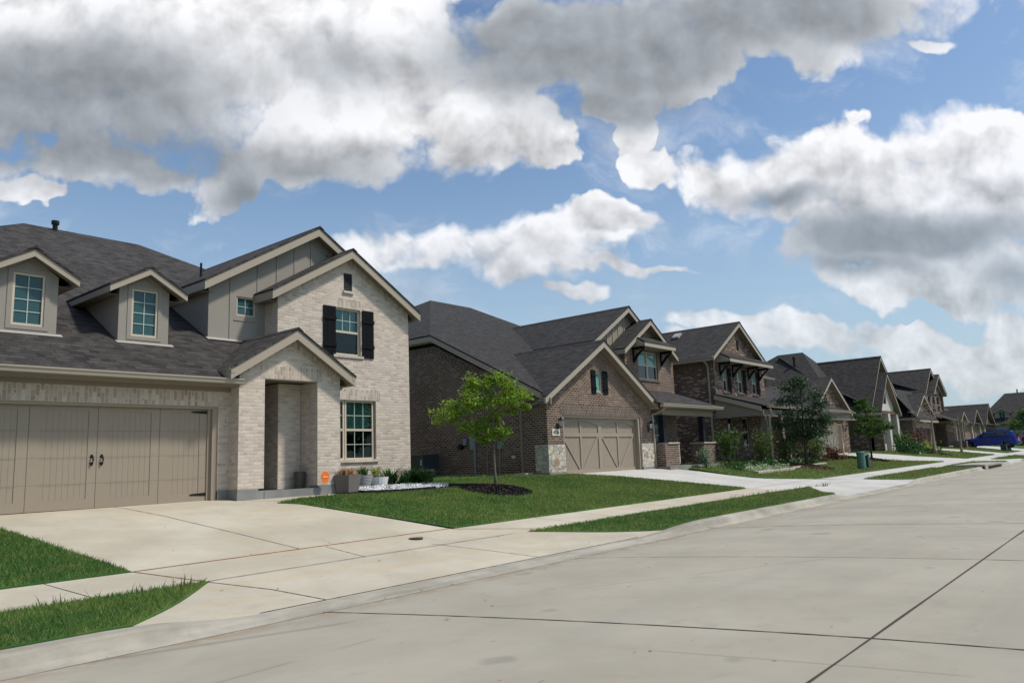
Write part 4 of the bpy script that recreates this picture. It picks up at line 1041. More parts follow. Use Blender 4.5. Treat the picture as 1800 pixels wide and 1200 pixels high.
# ================================================================== TWO-STOREY HOUSE WITH PORCH (C)
Cc = thing('brick_house', 'two-storey mixed brick house with bracketed awning over three narrow windows and a cream garage door', 'house', (44, 17, -.4))
w = MB()
w.wall([(36.1, -.4), (42.45, -.4), (42.45, 4.74), (38.95, 6.85), (36.1, 5.13)],
       [rect(37.05, 37.6, 3.15, 4.4), rect(38.85, 39.5, 3.15, 4.4), rect(40.75, 41.35, 3.15, 4.4), rect(37.2, 37.9, .35, 1.85), rect(39.0, 39.8, .35, 1.85)], 17, .2)
w.wall(rect(17.2, 30, -.5, 4.75), [], 36.1, .2, axis='X'); w.wall(rect(17.2, 30, -.5, 4.5), [], 42.45, -.2, axis='X')
w.wall([(49.9, -.4), (50.5, -.4), (50.5, 1.7), (55.5, 1.7), (55.5, -.4), (56.9, -.4), (56.9, 2.46), (53.2, 4.71), (49.9, 2.70)], [rect(52.35, 52.95, 2.9, 3.75)], 17, .2)
w.wall(rect(42.45, 49.9, -.4, 2.2), [], 18.2, .2); w.wall(rect(17.2, 30, -.4, 2.4), [], 56.9, -.2, axis='X'); w.wall(rect(42.45, 50.3, 2.0, 4.7), [], 20, .2)
w.wall(rect(17.2, 18.2, -.4, 2.4), [], 49.9, .2, axis='X')
for x in (36.4, 38.4, 41.4): w.box(x-.35, x+.35, 14.4, 15.1, -.75, .42)
w.build('wall', M_mb, Cc)
w = MB(); w.wall(rect(17, 24, 4.3, 4.7), [], 36.096, .003, axis='X'); build_split(w, 'soldier_course', M_mbv, Cc)
w = MB(); w.box(36.0, 42.5, 14.35, 17.3, -.9, -.402); w.box(49.8, 57, 16.9, 17.3, -.9, -.402); build_split(w, 'foundation', M_fnd, Cc)
for a, b in ((37.05, 37.6), (38.85, 39.5), (40.75, 41.35)):
    window(Cc, a, b, 3.15, 4.4, 17, 1, 1, mun=False, glass=(M_glc, M_glk), fw_=.05, sill=True, sillm=M_mbv); shutter(Cc, b+.03, b+.38, 3.1, 4.42, 16.995, n=2)
for a, b in ((37.2, 37.9), (39.0, 39.8)): window(Cc, a, b, .35, 1.85, 17, 1, 1, mun=False, glass=(M_glk, M_glk), fw_=.06)
gable_roof(Cc, 38.95, 3.45, 4.9, 6.98, 16.65, 31, m=M_rfb, wall_off=.36)
awning(Cc, 36.35, 42.0, 17.0, 5.2, 16.2, 4.80, (36.75, 38.3, 40.3, 41.75))
w = MB(); w.box(39.1, 39.3, 16.97, 17.0, 5.5, 6.0); w.build('louvre_vent', M_shut, Cc)
for x, y in ((38.2, 19.8), (38.3, 23.4)):
    p = MB(); z = 6.98-.603*(38.95-x); p.prism([(x-.25, y, z-.13), (x+.15, y, z+.12), (x+.15, y+.4, z+.12), (x-.25, y+.4, z-.13)], (-.05, 0, .1)); p.build('roof_vent', M_fl, Cc)
w = MB(); w.rtube([(35.55, 17.35, 4.72), (35.75, 17.3, 4.6), (36.03, 17.3, 4.45), (36.03, 17.3, -.4)], .09, .07); gutterY(w, 16.7, 30, 35.42, 4.88, -1); w.build('downspout', M_trim, Cc)
pr = roof_poly(Cc, [[(35.8, 14.5, 2.25), (50.0, 14.5, 2.25), (50.0, 17.0, 3.0), (35.8, 17.0, 3.0)], [(42.4, 16.99, 2.99), (57, 16.99, 2.99), (57, 20, 4.4), (42.4, 20, 4.4)]], M_rfb)
w = MB(); gutter(w, 36.3, 50, 14.39, 2.24); w.wall([(14.6, 1.95), (14.6, 2.18), (17, 2.93), (17, 2.70)], [], 35.82, .04, axis='X')
w.rtube([(36.6, 14.5, 2.1), (36.55, 14.4, 1.75), (36.05, 14.33, 1.6), (36.0, 14.33, -.3)], .09, .07); w.build('gutter', M_trim, pr)
w = MB(); w.wall([(14.8, 1.75), (17, 1.75), (17, 2.68), (14.8, 2.0)], [], 35.95, .1, axis='X'); w.box(36.05, 50, 14.62, 14.9, 1.72, 2.05); w.box(36.0, 50, 14.9, 17, 2.06, 2.09); w.build('porch_beam', M_trimd, pr)
for x in (36.4, 38.4, 41.4):
    p = MB(); b0, b1 = .17, .11
    p.add([(x-b0, 14.75-b0, .46), (x+b0, 14.75-b0, .46), (x+b0, 14.75+b0, .46), (x-b0, 14.75+b0, .46), (x-b1, 14.75-b1, 1.72), (x+b1, 14.75-b1, 1.72), (x+b1, 14.75+b1, 1.72), (x-b1, 14.75+b1, 1.72)],
          [(0, 3, 2, 1), (4, 5, 6, 7), (0, 1, 5, 4), (1, 2, 6, 5), (2, 3, 7, 6), (3, 0, 4, 7)]); p.box(x-.4, x+.4, 14.35, 15.15, .421, .46)
    p.build('porch_post', mat('weathered_post', woodf((.17, .13, .11))), Cc)
rr = roof_poly(Cc, [[(41.5, 19.5, 4.85), (50.4, 19.5, 4.85), (48.3, 22.6, 6.75), (41.5, 22.6, 6.75)], [(50.4, 19.5, 4.85), (50.4, 27, 4.85), (48.3, 22.6, 6.75)], [(41.5, 22.6, 6.75), (48.3, 22.6, 6.75), (50.4, 27, 4.85), (41.5, 27, 4.85)]], M_rf)
w = MB(); gutter(w, 41.5, 50.4, 19.4, 4.84); w.build('gutter', M_trim, rr)
gable_roof(Cc, 53.2, 3.85, 2.5, 4.84, 16.6, 22, m=M_rfb, wall_off=.4)
awning(Cc, 49.6, 56.1, 17.0, 2.46, 16.1, 2.12, ())
w = MB(); w.box(50.5, 50.65, 17.0, 17.2, -.42, 1.7); w.box(55.35, 55.5, 17.0, 17.2, -.42, 1.7); w.box(50.65, 55.35, 17.0, 17.2, 1.6, 1.7); w.build('door_trim', M_gdc, Cc)
garage_door_arched(Cc, 50.65, 55.35, -.42, 1.6, 17.2, M_gdc)
window(Cc, 52.35, 52.95, 2.9, 3.75, 17, 1, 1, hung=False, mun=False, glass=(M_glk, M_glk)); lantern(Cc, 56.2, 17, 1.5)

# ================================================================== HOUSE WITH WHITE STONE FRONT (E)
E_ = thing('brick_house', 'dark roofed house with steep white stone front gable above white stone pillars', 'house', (64, 17, -.3))
w = MB(); w.wall(rect(15.9, 30, -.4, 2.7), [], 61.4, .2, axis='X'); w.wall([(61.4, -.4), (69, -.4), (69, 2.7), (61.4, 2.7)], [rect(62.1, 63.6, .3, 2.3), rect(64.3, 65.9, .3, 2.3)], 16.6, .2)
w.wall(rect(17.5, 30, 2.6, 4.9), [], 66.9, -.2, axis='X'); w.wall(rect(66.9, 69, 2.6, 4.9), [], 17.5, .2); w.build('wall', M_mb, E_)
w = MB(); w.wall([(61.6, 2.75), (66.2, 2.75), (66.2, 3.1), (63.9, 5.55), (61.6, 3.1)], [rect(63.5, 64.4, 3.3, 4.3)], 16.2, .2)
for x in (61.7, 64.0, 66.4): w.box(x-.28, x+.28, 16.0, 16.5, -.5, 2.55)
w.box(61.5, 66.6, 16.3, 16.58, -.45, .25); w.build('stone_front', M_wst, E_)
w = MB(); w.box(61.2, 66.7, 16.05, 16.25, 2.5, 2.75); w.build('porch_beam', M_brn, E_)
for a, b in ((62.1, 63.6), (64.3, 65.9)): window(E_, a, b, .3, 2.3, 16.6, 1, 1, mun=False, glass=(M_glk, M_glk), frame=M_brn)
window(E_, 63.5, 64.4, 3.3, 4.3, 16.2, 2, 1, hung=False, glass=(M_glk, M_glk), munm=M_brn, frame=M_brn)
gable_roof(E_, 63.9, 2.95, 2.62, 5.72, 15.75, 24, m=M_rfb, wall_off=.5)
gable_roof(E_, 64.9, 3.6, 4.3, 7.15, 16.35, 26, m=M_rfb, wall_off=.6, left=(4.3, 2.63))
re = roof_poly(E_, [[(60.9, 15.7, 2.62), (61.2, 15.7, 2.62), (66, 21, 5.5), (66, 24, 7.9), (63.5, 24, 7.9), (60.9, 20.5, 5.4)],
    [(60.9, 15.7, 2.62), (60.9, 20.5, 5.4), (63.5, 24, 7.9), (63.3, 28, 7.9), (60.9, 35, 2.62)] if False else [(57.3, 17.5, 2.62), (64.2, 22.2, 8.1), (64.2, 24.3, 8.1), (57.3, 33, 2.62)],
    [(57.3, 17.5, 2.62), (70, 17.5, 2.62), (64.2, 22.2, 8.1)], [(70, 17.5, 2.62), (70, 33, 2.62), (64.2, 24.3, 8.1), (64.2, 22.2, 8.1)]], M_rfb)
pipe(re, 62.6, 22.4, 6.0, 1.6, .09, .3)

# ================================================================== HOUSE WITH DARK GARAGE DOOR (F)
Fh = thing('brick_house', 'russet brick house with dark wood garage door and tall upper windows behind the bare tree', 'house', (76, 16, -.3))
w = MB(); w.wall(rect(16.2, 32, -.4, 2.3), [], 70.9, .2, axis='X')
w.wall([(70.9, -.35), (71.9, -.35), (71.9, 1.7), (77.0, 1.7), (77.0, -.35), (78.2, -.35), (78.2, 2.4), (74.6, 4.37), (70.9, 2.4)], [], 16, .2)
w.wall([(78.6, 2), (85.2, 2), (85.2, 4.9), (82.6, 6.35), (80.2, 4.9), (78.6, 4.9)], [rect(79.2, 80.5, 3.1, 4.6), rect(81.2, 82.4, 3.1, 4.6), rect(83.1, 84.3, 3.1, 4.6)], 16.4, .2)
w.wall(rect(16.6, 32, 2, 4.9), [], 78.6, .2, axis='X'); w.wall(rect(16.2, 32, -.4, 4.9), [], 85.2, -.2, axis='X'); w.wall(rect(78.2, 85.2, -.35, 2.2), [], 17.2, .2)
for x in (82.0, 85.0): w.box(x-.3, x+.3, 14.6, 15.2, -.6, .3)
w.build('wall', M_db, Fh)
for a, b in ((79.2, 80.5), (81.2, 82.4), (83.1, 84.3)): window(Fh, a, b, 3.1, 4.6, 16.4, 1, 1, glass=(M_glk, M_glk), frame=M_trimd, mun=False)
garage_door_arched(Fh, 71.9, 77, -.38, 1.5, 16.15, M_gdw)
w = MB(); w.box(71.7, 77.2, 15.96, 16.0, 1.5, 1.95); w.build('door_trim', M_trimd, Fh)
awning(Fh, 71.0, 78.0, 16, 2.5, 15.4, 2.2, ())
gable_roof(Fh, 74.6, 3.95, 2.4, 4.5, 15.6, 24, m=M_rfb, wall_off=.4)
gable_roof(Fh, 81.3, 4.1, 4.9, 7.25, 16.2, 27, m=M_rfb, wall_off=.2, left=(3.0, 4.9))
gable_roof(Fh, 83.0, 2.75, 4.95, 6.75, 15.9, 22, m=M_rfb, wall_off=.4)
gable_roof(Fh, 84.4, 1.6, 2.3, 3.2, 14.4, 17.5, m=M_rfb, wall_off=.3)
w = MB(); w.wall([(83, 2.1), (85.8, 2.1), (84.4, 2.95)], [], 14.7, .1); w.build('porch_gable', M_trim, Fh)
roof_poly(Fh, [[(70.4, 15.5, 2.3), (78.4, 15.5, 2.3), (78.4, 17.4, 4.95), (70.4, 17.4, 4.95)], [(70.4, 17.4, 4.95), (78.4, 17.4, 4.95), (78.4, 25, 6.4), (70.4, 25, 6.4)], [(78.0, 14.5, 2.2), (85, 14.5, 2.2), (85, 16.5, 3.0), (78.0, 16.5, 3.0)],
    [(78.4, 16.3, 4.85), (86, 16.3, 4.85), (81.3, 22, 7.15), (79.5, 22, 7.15)]], M_rfb)
for x in (82.0, 85.0): p = MB(); p.box(x-.1, x+.1, 14.8, 15.0, .3, 2.15); p.build('porch_post', M_trim, Fh)

# ================================================================== FAR HOUSES (G, H)
G_ = thing('brick_house', 'low russet brick house with two pointed gables rising behind the blue car', 'house', (100, 17, -.2))
w = MB(); w.wall(rect(16.4, 32, -.4, 2.3), [], 94.5, .2, axis='X'); w.wall([(94.5, -.4), (116, -.4), (116, 2.4), (112.5, 2.4), (109.2, 4.3), (106, 2.4), (103.5, 2.4), (101, 3.6), (98.2, 2.4), (94.5, 2.4)], [rect(99.6, 100.3, .2, 1.8), rect(101.6, 102.3, .2, 1.8)], 16.4, .2)
w.build('wall', M_db, G_)
w = MB()
for x in (98.4, 103.3, 106.2): w.box(x-.2, x+.2, 16.2, 16.38, -.4, 2.3)
w.box(100.6, 101.2, 16.36, 16.4, 2.4, 2.9); w.box(108.8, 109.5, 16.36, 16.4, 2.7, 3.3); build_split(w, 'stone_trim', M_stone, G_)
for a, b in ((99.6, 100.3), (101.6, 102.3)): window(G_, a, b, .2, 1.8, 16.4, 1, 1, mun=False, glass=(M_glk, M_glk))
garage_door_arched(G_, 107, 111.5, -.3, 1.7, 16.3, M_gdw)
gable_roof(G_, 100.9, 2.9, 2.2, 3.95, 15.9, 22, m=M_rfb, wall_off=.4)
gable_roof(G_, 109.2, 3.5, 2.3, 4.75, 15.9, 24, m=M_rfb, wall_off=.4)
rg = roof_poly(G_, [[(93.8, 15.9, 2.2), (116.5, 15.9, 2.2), (113, 22, 5.2), (98, 22, 5.2)], [(93.8, 15.9, 2.2), (98, 22, 5.2), (93.8, 32, 2.2)], [(93.8, 32, 2.2), (98, 22, 5.2), (113, 22, 5.2), (116.5, 32, 2.2)]], M_rfb)
Hh = thing('stucco_house', 'tan stucco house with a small dormer at the far end of the street', 'house', (126, 12, -.3))
# this house faces the camera end of the street (toward -X)
def wallX(mb, outline, holes, x, th): mb.wall(outline, holes, x, th, axis='X')
w = MB(); wallX(w, rect(2, 20, -.4, 2.6), [], 126, .2); wallX(w, [(9.0, 2.4), (14.6, 2.4), (14.6, 4.4), (11.4, 6.3), (9.0, 4.9)], [rect(12.1, 12.8, 3.3, 4.1)], 126.5, .2); w.wall(rect(126.7, 134, 2.4, 4.4), [], 14.6, -.2)
w.wall(rect(126.2, 140, -.4, 2.6), [], 20, -.2)
wallX(w, [(16.2, 2.9), (18.0, 2.9), (18.0, 4.3), (17.1, 4.75), (16.2, 4.3)], [rect(16.75, 17.4, 3.25, 4.2)], 127.0, .2); w.wall(rect(127.2, 130, 2.6, 4.2), [], 16.2, .1); w.wall(rect(127.2, 130, 2.6, 4.2), [], 18.0, -.1)
w.build('wall', M_st, Hh)
w = MB(); w.box(127.06, 127.08, 16.75, 17.4, 3.25, 4.2); wn_ = w.build('window', M_gl, Hh); w = MB(); w.box(127.0, 127.05, 17.06, 17.09, 3.25, 4.2); w.build('frame', M_win, wn_)
w = MB(); w.box(126.56, 126.58, 12.1, 12.8, 3.3, 4.1); w.build('window', M_glk, Hh)
def gableX(root, py, hw, ze, zp, xf, xb, m=M_rfb):
    r = MB(); r.prism([(xf, py, zp), (xf, py-hw, ze), (xb, py-hw, ze), (xb, py, zp)], (0, 0, -.06)); r.prism([(xf, py, zp), (xf, py+hw, ze), (xb, py+hw, ze), (xb, py, zp)], (0, 0, -.06)); ro = r.build('roof', m, root)
    f = MB()
    for s in (-1, 1): f.prism([(xf+.03, py, zp-.06), (xf+.03, py, zp-.32), (xf+.03, py+s*hw, ze-.32), (xf+.03, py+s*hw, ze-.06)], (.05, 0, 0))
    f.build('fascia', M_trim, ro)
gableX(Hh, 11.4, 3.6, 4.35, 6.5, 126.1, 134); gableX(Hh, 17.1, 1.25, 4.25, 4.95, 126.6, 131)
roof_poly(Hh, [[(125.5, 1, 2.5), (125.5, 20.6, 2.5), (133, 17.2, 7.1), (133, 6, 7.1)], [(125.5, 20.6, 2.5), (141, 20.6, 2.5), (133, 17.2, 7.1)], [(125.5, 1, 2.5), (133, 6, 7.1), (141, 1, 2.5)], [(141, 1, 2.5), (133, 6, 7.1), (133, 17.2, 7.1), (141, 20.6, 2.5)]], M_rfb)
pipe(Hh, 133, 15.6, 7.1, .5, .09)

# ------------------------------------------------------------------ leaves and trees
def leaf_quads(C, size, r, asp=.42, up_=.3):
    n = len(C); a = r.normal(size=(n, 3)); a[:, 2] *= .6; a /= np.linalg.norm(a, axis=1)[:, None]
    b = r.normal(size=(n, 3)); b = np.cross(a, b); b /= np.linalg.norm(b, axis=1)[:, None]
    s = size*r.uniform(.6, 1.3, n)[:, None]
    return np.stack([C-a*s, C+b*s*asp, C+a*s, C-b*s*asp], 1)
def foliage(name, C, size, m, parent=None, seed=0, asp=.42):
    r = np.random.default_rng(seed); o = quads_obj(name, leaf_quads(np.array(C), size, r, asp), m)
    if parent:
        off = WORLD[parent.name]; o.location = -off; o.parent = parent
    return o
def tree(x, y, z, h, cb, crown, label, lm, bm, nl, size, seed, tr=.045, group=None, bare=False, name='tree', lean=0., flat=.28):
    """crown: list of clump centres/radii relative to the trunk (dx, dy, dz, r)"""
    r = random.Random(seed); rn = np.random.default_rng(seed)
    T = thing(name, label, 'tree', (x, y, z), group); tm = MB(); top = Vector((x+lean, y, z+h*.8))
    pts = []; rs = []
    for i in range(8):
        f = i/7; pts.append((x+lean*f+.02*math.sin(f*7+seed), y+.02*math.cos(f*5+seed), z-.03+(h*.8)*f)); rs.append(tr*(1-.72*f))
    rs[0] *= 1.5; tm.tube(pts, rs, 9); C = []
    tw = []
    for (dx, dy, dz, rad) in crown:
        f = min(.95, max(cb/h*1.02, (dz-.25-abs(dx)*.35)/(h*.8))); k = int(f*7); q = Vector(pts[k]).lerp(Vector(pts[min(7, k+1)]), f*7-k)
        e = Vector((x+dx, y+dy, z+dz)); md = q.lerp(e, .5)+Vector((r.uniform(-.06, .06), r.uniform(-.06, .06), .1*(e-q).length))
        b0 = tr*.5*(1-f*.4); tm.tube([q, md, e], [b0, b0*.6, b0*.22], 6)
        for j in range(9 if not bare else 6):
            a = md.lerp(e, r.random()); dr = Vector((r.gauss(0, 1), r.gauss(0, 1), r.gauss(.3, .7))).normalized()*rad*r.uniform(.5, 1.05)
            dr.z *= .75; e2 = a+dr; kb = 1.9 if bare else 1; tm.tube([a, a.lerp(e2, .5)+Vector((0, 0, .03)), e2], [b0*.3*kb, b0*.2*kb, b0*.08*kb], 4)
            tw.append((a, e2, rad))
            if bare:
                for _ in range(2):
                    a3 = a.lerp(e2, r.uniform(.3, .9)); e3 = a3+Vector((r.gauss(0, 1), r.gauss(0, 1), r.gauss(.6, .6))).normalized()*rad*.5; tm.tube([a3, e3], [b0*.28, b0*.12], 3)
    tm.build('trunk', bm, T, smooth=True)
    if not bare or nl:
        per = max(3, nl//len(tw))
        for a, e, rad in tw:
            for _ in range(per):
                f = r.random()**.6; p = a.lerp(e, f*1.1); sp = rad*flat
                C.append((p.x+r.gauss(0, sp), p.y+r.gauss(0, sp), p.z+r.gauss(0, sp*.55)))
        foliage('crown', C, size, lm, T, seed)
    return T
# young lime-green tree on the lawn of the white house
px = 1/61.
cr1 = [(-1.55, 0, 2.0, .42), (-1.25, .2, 2.15, .45), (-.95, -.2, 2.45, .42), (-.75, .1, 2.95, .38), (-.5, .3, 2.75, .4), (-.45, -.2, 2.3, .45), (0, .2, 2.45, .45), (.3, -.1, 2.95, .42), (.1, .1, 3.0, .3),
       (.65, .2, 2.75, .4), (.95, 0, 2.5, .35), (.5, -.3, 2.35, .42), (.1, .4, 1.95, .4), (-.45, .2, 1.75, .42), (-.75, -.1, 1.7, .3), (.45, .2, 1.55, .32), (.1, -.2, 1.5, .3), (-.5, .1, 1.4, .25), (1.0, .2, 2.2, .2)]
S1 = 1.0
def cam_off(c, s=1.):   # offsets measured along the view: spread them on the X/Y diagonal of the real crown
    return [((a*.64+b*.77)*s, (-a*.77+b*.64)*s, e*s, rr*s) for a, b, e, rr in c]
tree(15.84, 14.1, zg(15.84, 14.1)+.02, 3.4, 1.3, [(a, b, e*1.02, q*1.04) for a, b, e, q in cam_off(cr1)], 'young lime-green tree standing in a black mulch ring on the near lawn', M_lf1, M_bk, 8200, .050, 3, .042, flat=.2)
cr2 = [(-.15, 0, 4.75, .4), (.35, 0, 4.4, .5), (-.8, .2, 4.2, .55), (.95, -.2, 3.9, .6), (-.3, .3, 3.7, .65), (-1.2, .1, 3.6, .5), (1.3, 0, 3.4, .5), (.2, .2, 3.0, .7), (-1.1, 0, 3.0, .6), (1.2, .1, 2.9, .6), (-.6, -.3, 2.5, .7), (.7, .3, 2.4, .7), (1.6, 0, 2.3, .5), (-1.5, .2, 2.2, .5), (0, -.3, 2.0, .6), (1.2, -.2, 1.8, .5), (-1.0, .1, 1.7, .45), (1.8, .2, 2.6, .35), (.3, .1, 1.6, .4)]
tree(37.0, 13.1, zg(37, 13.1)+.02, 4.5, 1.1, [(a*.8, b*.8, e*.88, q*.88) for a, b, e, q in cam_off(cr2)], 'dark green oak in a mulch patch in front of the porch columns', M_lf2, M_bkd, 8000, .062, 5, .06, flat=.36)
cr3 = [(0, 0, 4.5, .4), (-.5, .2, 4.0, .5), (.5, 0, 3.8, .55), (-1.0, 0, 3.4, .5), (.2, .3, 3.2, .6), (1.1, -.2, 2.9, .5), (-.7, -.3, 2.7, .6), (1.8, .1, 2.6, .5), (.5, .2, 2.4, .6), (-1.3, .1, 2.3, .4), (0, -.2, 2.1, .5), (2.3, 0, 2.5, .35), (1.3, .2, 2.2, .4), (-.4, .3, 4.4, .3)]
tree(47.9, 13.2, zg(47.9, 13.2)+.02, 3.6, 1.3, [(a*.72, b*.72, e*.78, q*.75) for a, b, e, q in cam_off(cr3)], 'mid-green young tree behind the round green utility pedestal', M_lf3, M_bkd, 5500, .065, 8, .06)
cr4 = [(-1.2, 0, 3.4, .5), (-.6, .2, 3.9, .5), (0, 0, 4.2, .5), (.6, -.2, 3.9, .5), (1.2, 0, 3.5, .5), (-.3, .1, 3.2, .5), (.5, .1, 3.0, .4), (-1.4, 0, 2.8, .4)]
tree(64.3, 13.2, zg(64.3, 13.2)+.02, 3.7, 1.5, cam_off([(a, b, e*.88, q) for a, b, e, q in cr4], 1.05), 'bare leafless tree on the lawn before the dark garage door', M_lf6, M_bkp, 0, .08, 11, .13, bare=True)
tree(73.3, 13.05, zg(73, 13)+.02, 3.1, 1.5, cam_off([(a*.8, b, e*.72, q) for a, b, e, q in cr4], .9), 'thin nearly leafless sapling beside the nose of the blue car', M_lf7, M_bkp, 0, .07, 12, .085, bare=True)
tree(113, 11.6, zg(105, 12), 4.3, 1.2, cam_off([(-1.5, 0, 3.4, .9), (0, 0, 4.2, .9), (1.5, 0, 3.9, 1), (-2.4, 0, 2.2, .8), (-.8, 0, 2.6, 1), (1, 0, 2.8, 1.2), (2.8, 0, 3, 1.1), (0, .5, 1.6, 1)], 1.2),
     'bushy green tree at the right end of the street behind the blue car', M_lf3, M_bkd, 3500, .17, 14, .1)
# shrubs
def shrub(x, y, rx, h, n, m, size, label, name='shrub', seed=0, group=None, cat='shrub', z=None, asp=.42):
    r = random.Random(seed+int(x*10)); z = zg(x, y) if z is None else z
    T = thing(name, label, cat, (x, y, z), group); st = MB(); C = []; nst = 9
    for i in range(nst):
        a = r.uniform(0, 6.28); q = Vector((x+math.cos(a)*rx*r.uniform(.1, .8), y+math.sin(a)*rx*r.uniform(.1, .8), z+h*r.uniform(.6, 1)))
        st.tube([(x, y, z-.02), (x*.5+q.x*.5, y*.5+q.y*.5, z+h*.3), q], [.014, .01, .004], 4)
        for _ in range(n//nst):
            f = r.random()**.7; p = Vector((x, y, z+.04)).lerp(q, .25+.78*f); s_ = rx*.24
            C.append((p.x+r.gauss(0, s_), p.y+r.gauss(0, s_), max(z+.03, p.z+r.gauss(0, s_*.8))))
    st.build('stem', M_bkd, T); foliage('leaves', C, size, m, T, seed, asp); return T
shrub(29.9, 14.75, .42, .85, 900, M_lf4, .05, 'rounded silvery-green shrub at the corner of the brown house porch')
shrub(32.7, 15.0, .7, 1.6, 900, M_lf3, .07, 'loose green bush with arching stems between the brown and mixed brick houses')
shrub(34.6, 14.3, .75, 1.75, 1000, M_lf6, .07, 'tall olive-green bush standing before the porch rail')
shrub(36.6, 13.9, .6, 1.55, 700, M_lf3, .07, 'green bush leaning on the first porch pier')
shrub(39.4, 13.7, .7, 1.35, 700, M_lf6, .07, 'olive bush beside the second porch pier')
shrub(41.8, 14.2, .8, 1.3, 800, M_lf4, .08, 'blue-grey bush behind the dark oak trunk')
shrub(44.5, 14.2, .8, .8, 600, M_red, .07, 'low russet-leaved bush in the bed left of the cream garage door')
shrub(47.3, 15.2, .5, .6, 300, M_red, .07, 'small red shrub at the edge of the cream garage driveway')
shrub(33.2, 13.4, .5, .35, 500, M_lf5, .05, 'low green mound inside the stone-edged bed', z=zg(33, 13.4)+.05)
for i, (x, y, rx, h, m, lb) in enumerate(((61.3, 14.6, .9, .8, M_lf5, 'low rounded green shrub nearest the white pedestal box'), (64.2, 14.6, .9, .75, M_lf5, 'dark rounded shrub in the middle of the white stone house bed'), (66.8, 14.3, 1.0, .6, M_lf7, 'yellow-green mound shrub in the white stone house bed'),
        (65.0, 15.6, .9, 1.5, M_lf3, 'taller green bush against the white stone pillars'), (69.3, 15.2, 1.1, 1.7, M_red, 'dark reddish bush against the left wall of the dark garage door house'))):
    shrub(x, y, rx, h, 500, m, .1, lb, seed=i)
# low planting in the stone bed
def bedstuff(name, label, xs_, ys_, n, m, size, h, seed, cat='plants'):
    r = random.Random(seed); C = []
    for _ in range(n):
        x = r.uniform(*xs_); y = r.uniform(*ys_); C.append((x, y, zg(x, y)+.05+abs(r.gauss(0, h*.5))))
    o = foliage(name, C, size, m, None, seed); tag(o, label, cat, kind='stuff'); return o
bedstuff('flowers', 'white flowered ground cover filling the stone-edged bed', (30.6, 34.4), (12.95, 13.5), 1500, M_wf, .05, .2, 4)
bedstuff('ground_cover', 'dark green ground cover behind the white flowers', (30.4, 40.5), (13.5, 14.4), 2200, M_lf5, .06, .25, 5)
bedstuff('leaf_litter', 'brown mulch and low plants in the bed under the dark oak', (38.6, 48), (13.9, 15.6), 2000, M_mulb, .07, .12, 6)
bedstuff('ground_cover', 'low green planting along the driveway edge of the white stone house', (59.6, 69), (13.6, 14.3), 900, M_lf5, .09, .25, 9)
# stone border blocks
xb = 30.3; i = 0
lbs = ['leftmost tan border block at the driveway end of the stone bed', 'second tan border block of the stone bed counted from the driveway', 'third tan border block of the stone bed counted from the driveway', 'fourth tan border block of the stone bed counted from the driveway', 'fifth tan border block of the stone bed counted from the driveway', 'sixth tan border block of the stone bed counted from the driveway', 'seventh tan border block, last before the step back in the bed edge']
rr_ = random.Random(4)
for i in range(7):
    L = rr_.uniform(.5, .68); x0 = xb; x1 = xb+L-.02; y0 = 12.72+rr_.uniform(-.02, .02); z = zg(x0, y0); b = MB()
    b.box(x0, x1, y0, y0+.22, z-.02, z+.13+rr_.uniform(-.01, .02)); o = b.build('border_block', M_blockst, bevel=.015); rebase(o, ((x0+x1)/2, y0+.1, z)); tag(o, lbs[i], 'stone block', 'tan blocks edging the stone bed'); xb += L
xb = 34.9
for i in range(6):
    L = rr_.uniform(.8, 1.0); x0 = xb; x1 = xb+L-.03; y0 = 13.0+i*.06; z = zg(x0, y0); b = MB(); b.box(x0, x1, y0, y0+.2, z-.02, z+.11)
    o = b.build('border_block', M_blockst, bevel=.015); rebase(o, ((x0+x1)/2, y0+.1, z))
    tag(o, ['first', 'second', 'third', 'fourth', 'fifth', 'sixth'][i]+' pale border block from the left in the farther row before the porch', 'stone block', 'pale blocks before the porch'); xb += L
# mulch rings
def mulch(x, y, r0, n, label, size=.035, m=M_mulch, seed=0, hz_=.09, sy=1.):
    r = random.Random(seed); C = []
    for _ in range(n):
        a = r.uniform(0, 6.283); q = math.sqrt(r.random()); X = x+r0*q*math.cos(a); Y = y+r0*sy*q*math.sin(a); C.append((X, Y, zg(X, Y)+.035+hz_*(1-q*q)+r.uniform(0, .02)))
    rn = np.random.default_rng(seed); Q = leaf_quads(np.array(C), size, rn, .5)
    bb = MB(); k = 28; bb.add([(x, y, zg(x, y)+hz_+.03)]+[(x+r0*math.cos(j*6.283/k), y+r0*sy*math.sin(j*6.283/k), zg(x+r0*math.cos(j*6.283/k), y+r0*sy*math.sin(j*6.283/k))+.026) for j in range(k)], [(0, j+1, (j+1) % k+1) for j in range(k)])
    T = thing('mulch_ring', label, 'mulch', (x, y, zg(x, y))); bb.build('mulch_mound', M_soil, T); o = quads_obj('mulch_chips', Q, m); o.parent = T; o.location = -WORLD[T.name]; o['kind'] = 'stuff'; return T
mulch(15.75, 14.0, .98, 3500, 'round mound of black mulch at the foot of the lime-green tree', hz_=.08)
mulch(37.0, 13.1, 1.2, 1200, 'dark mulch patch at the foot of the dark oak', .05, M_mulb)
mulch(47.9, 13.2, 1.0, 600, 'dark mulch patch at the foot of the mid-green tree', .06)
mulch(64.3, 13.2, 1.0, 500, 'mulch patch at the foot of the bare tree', .08, M_mulb)

# ------------------------------------------------------------------ planting bed by the window
bed = MB()
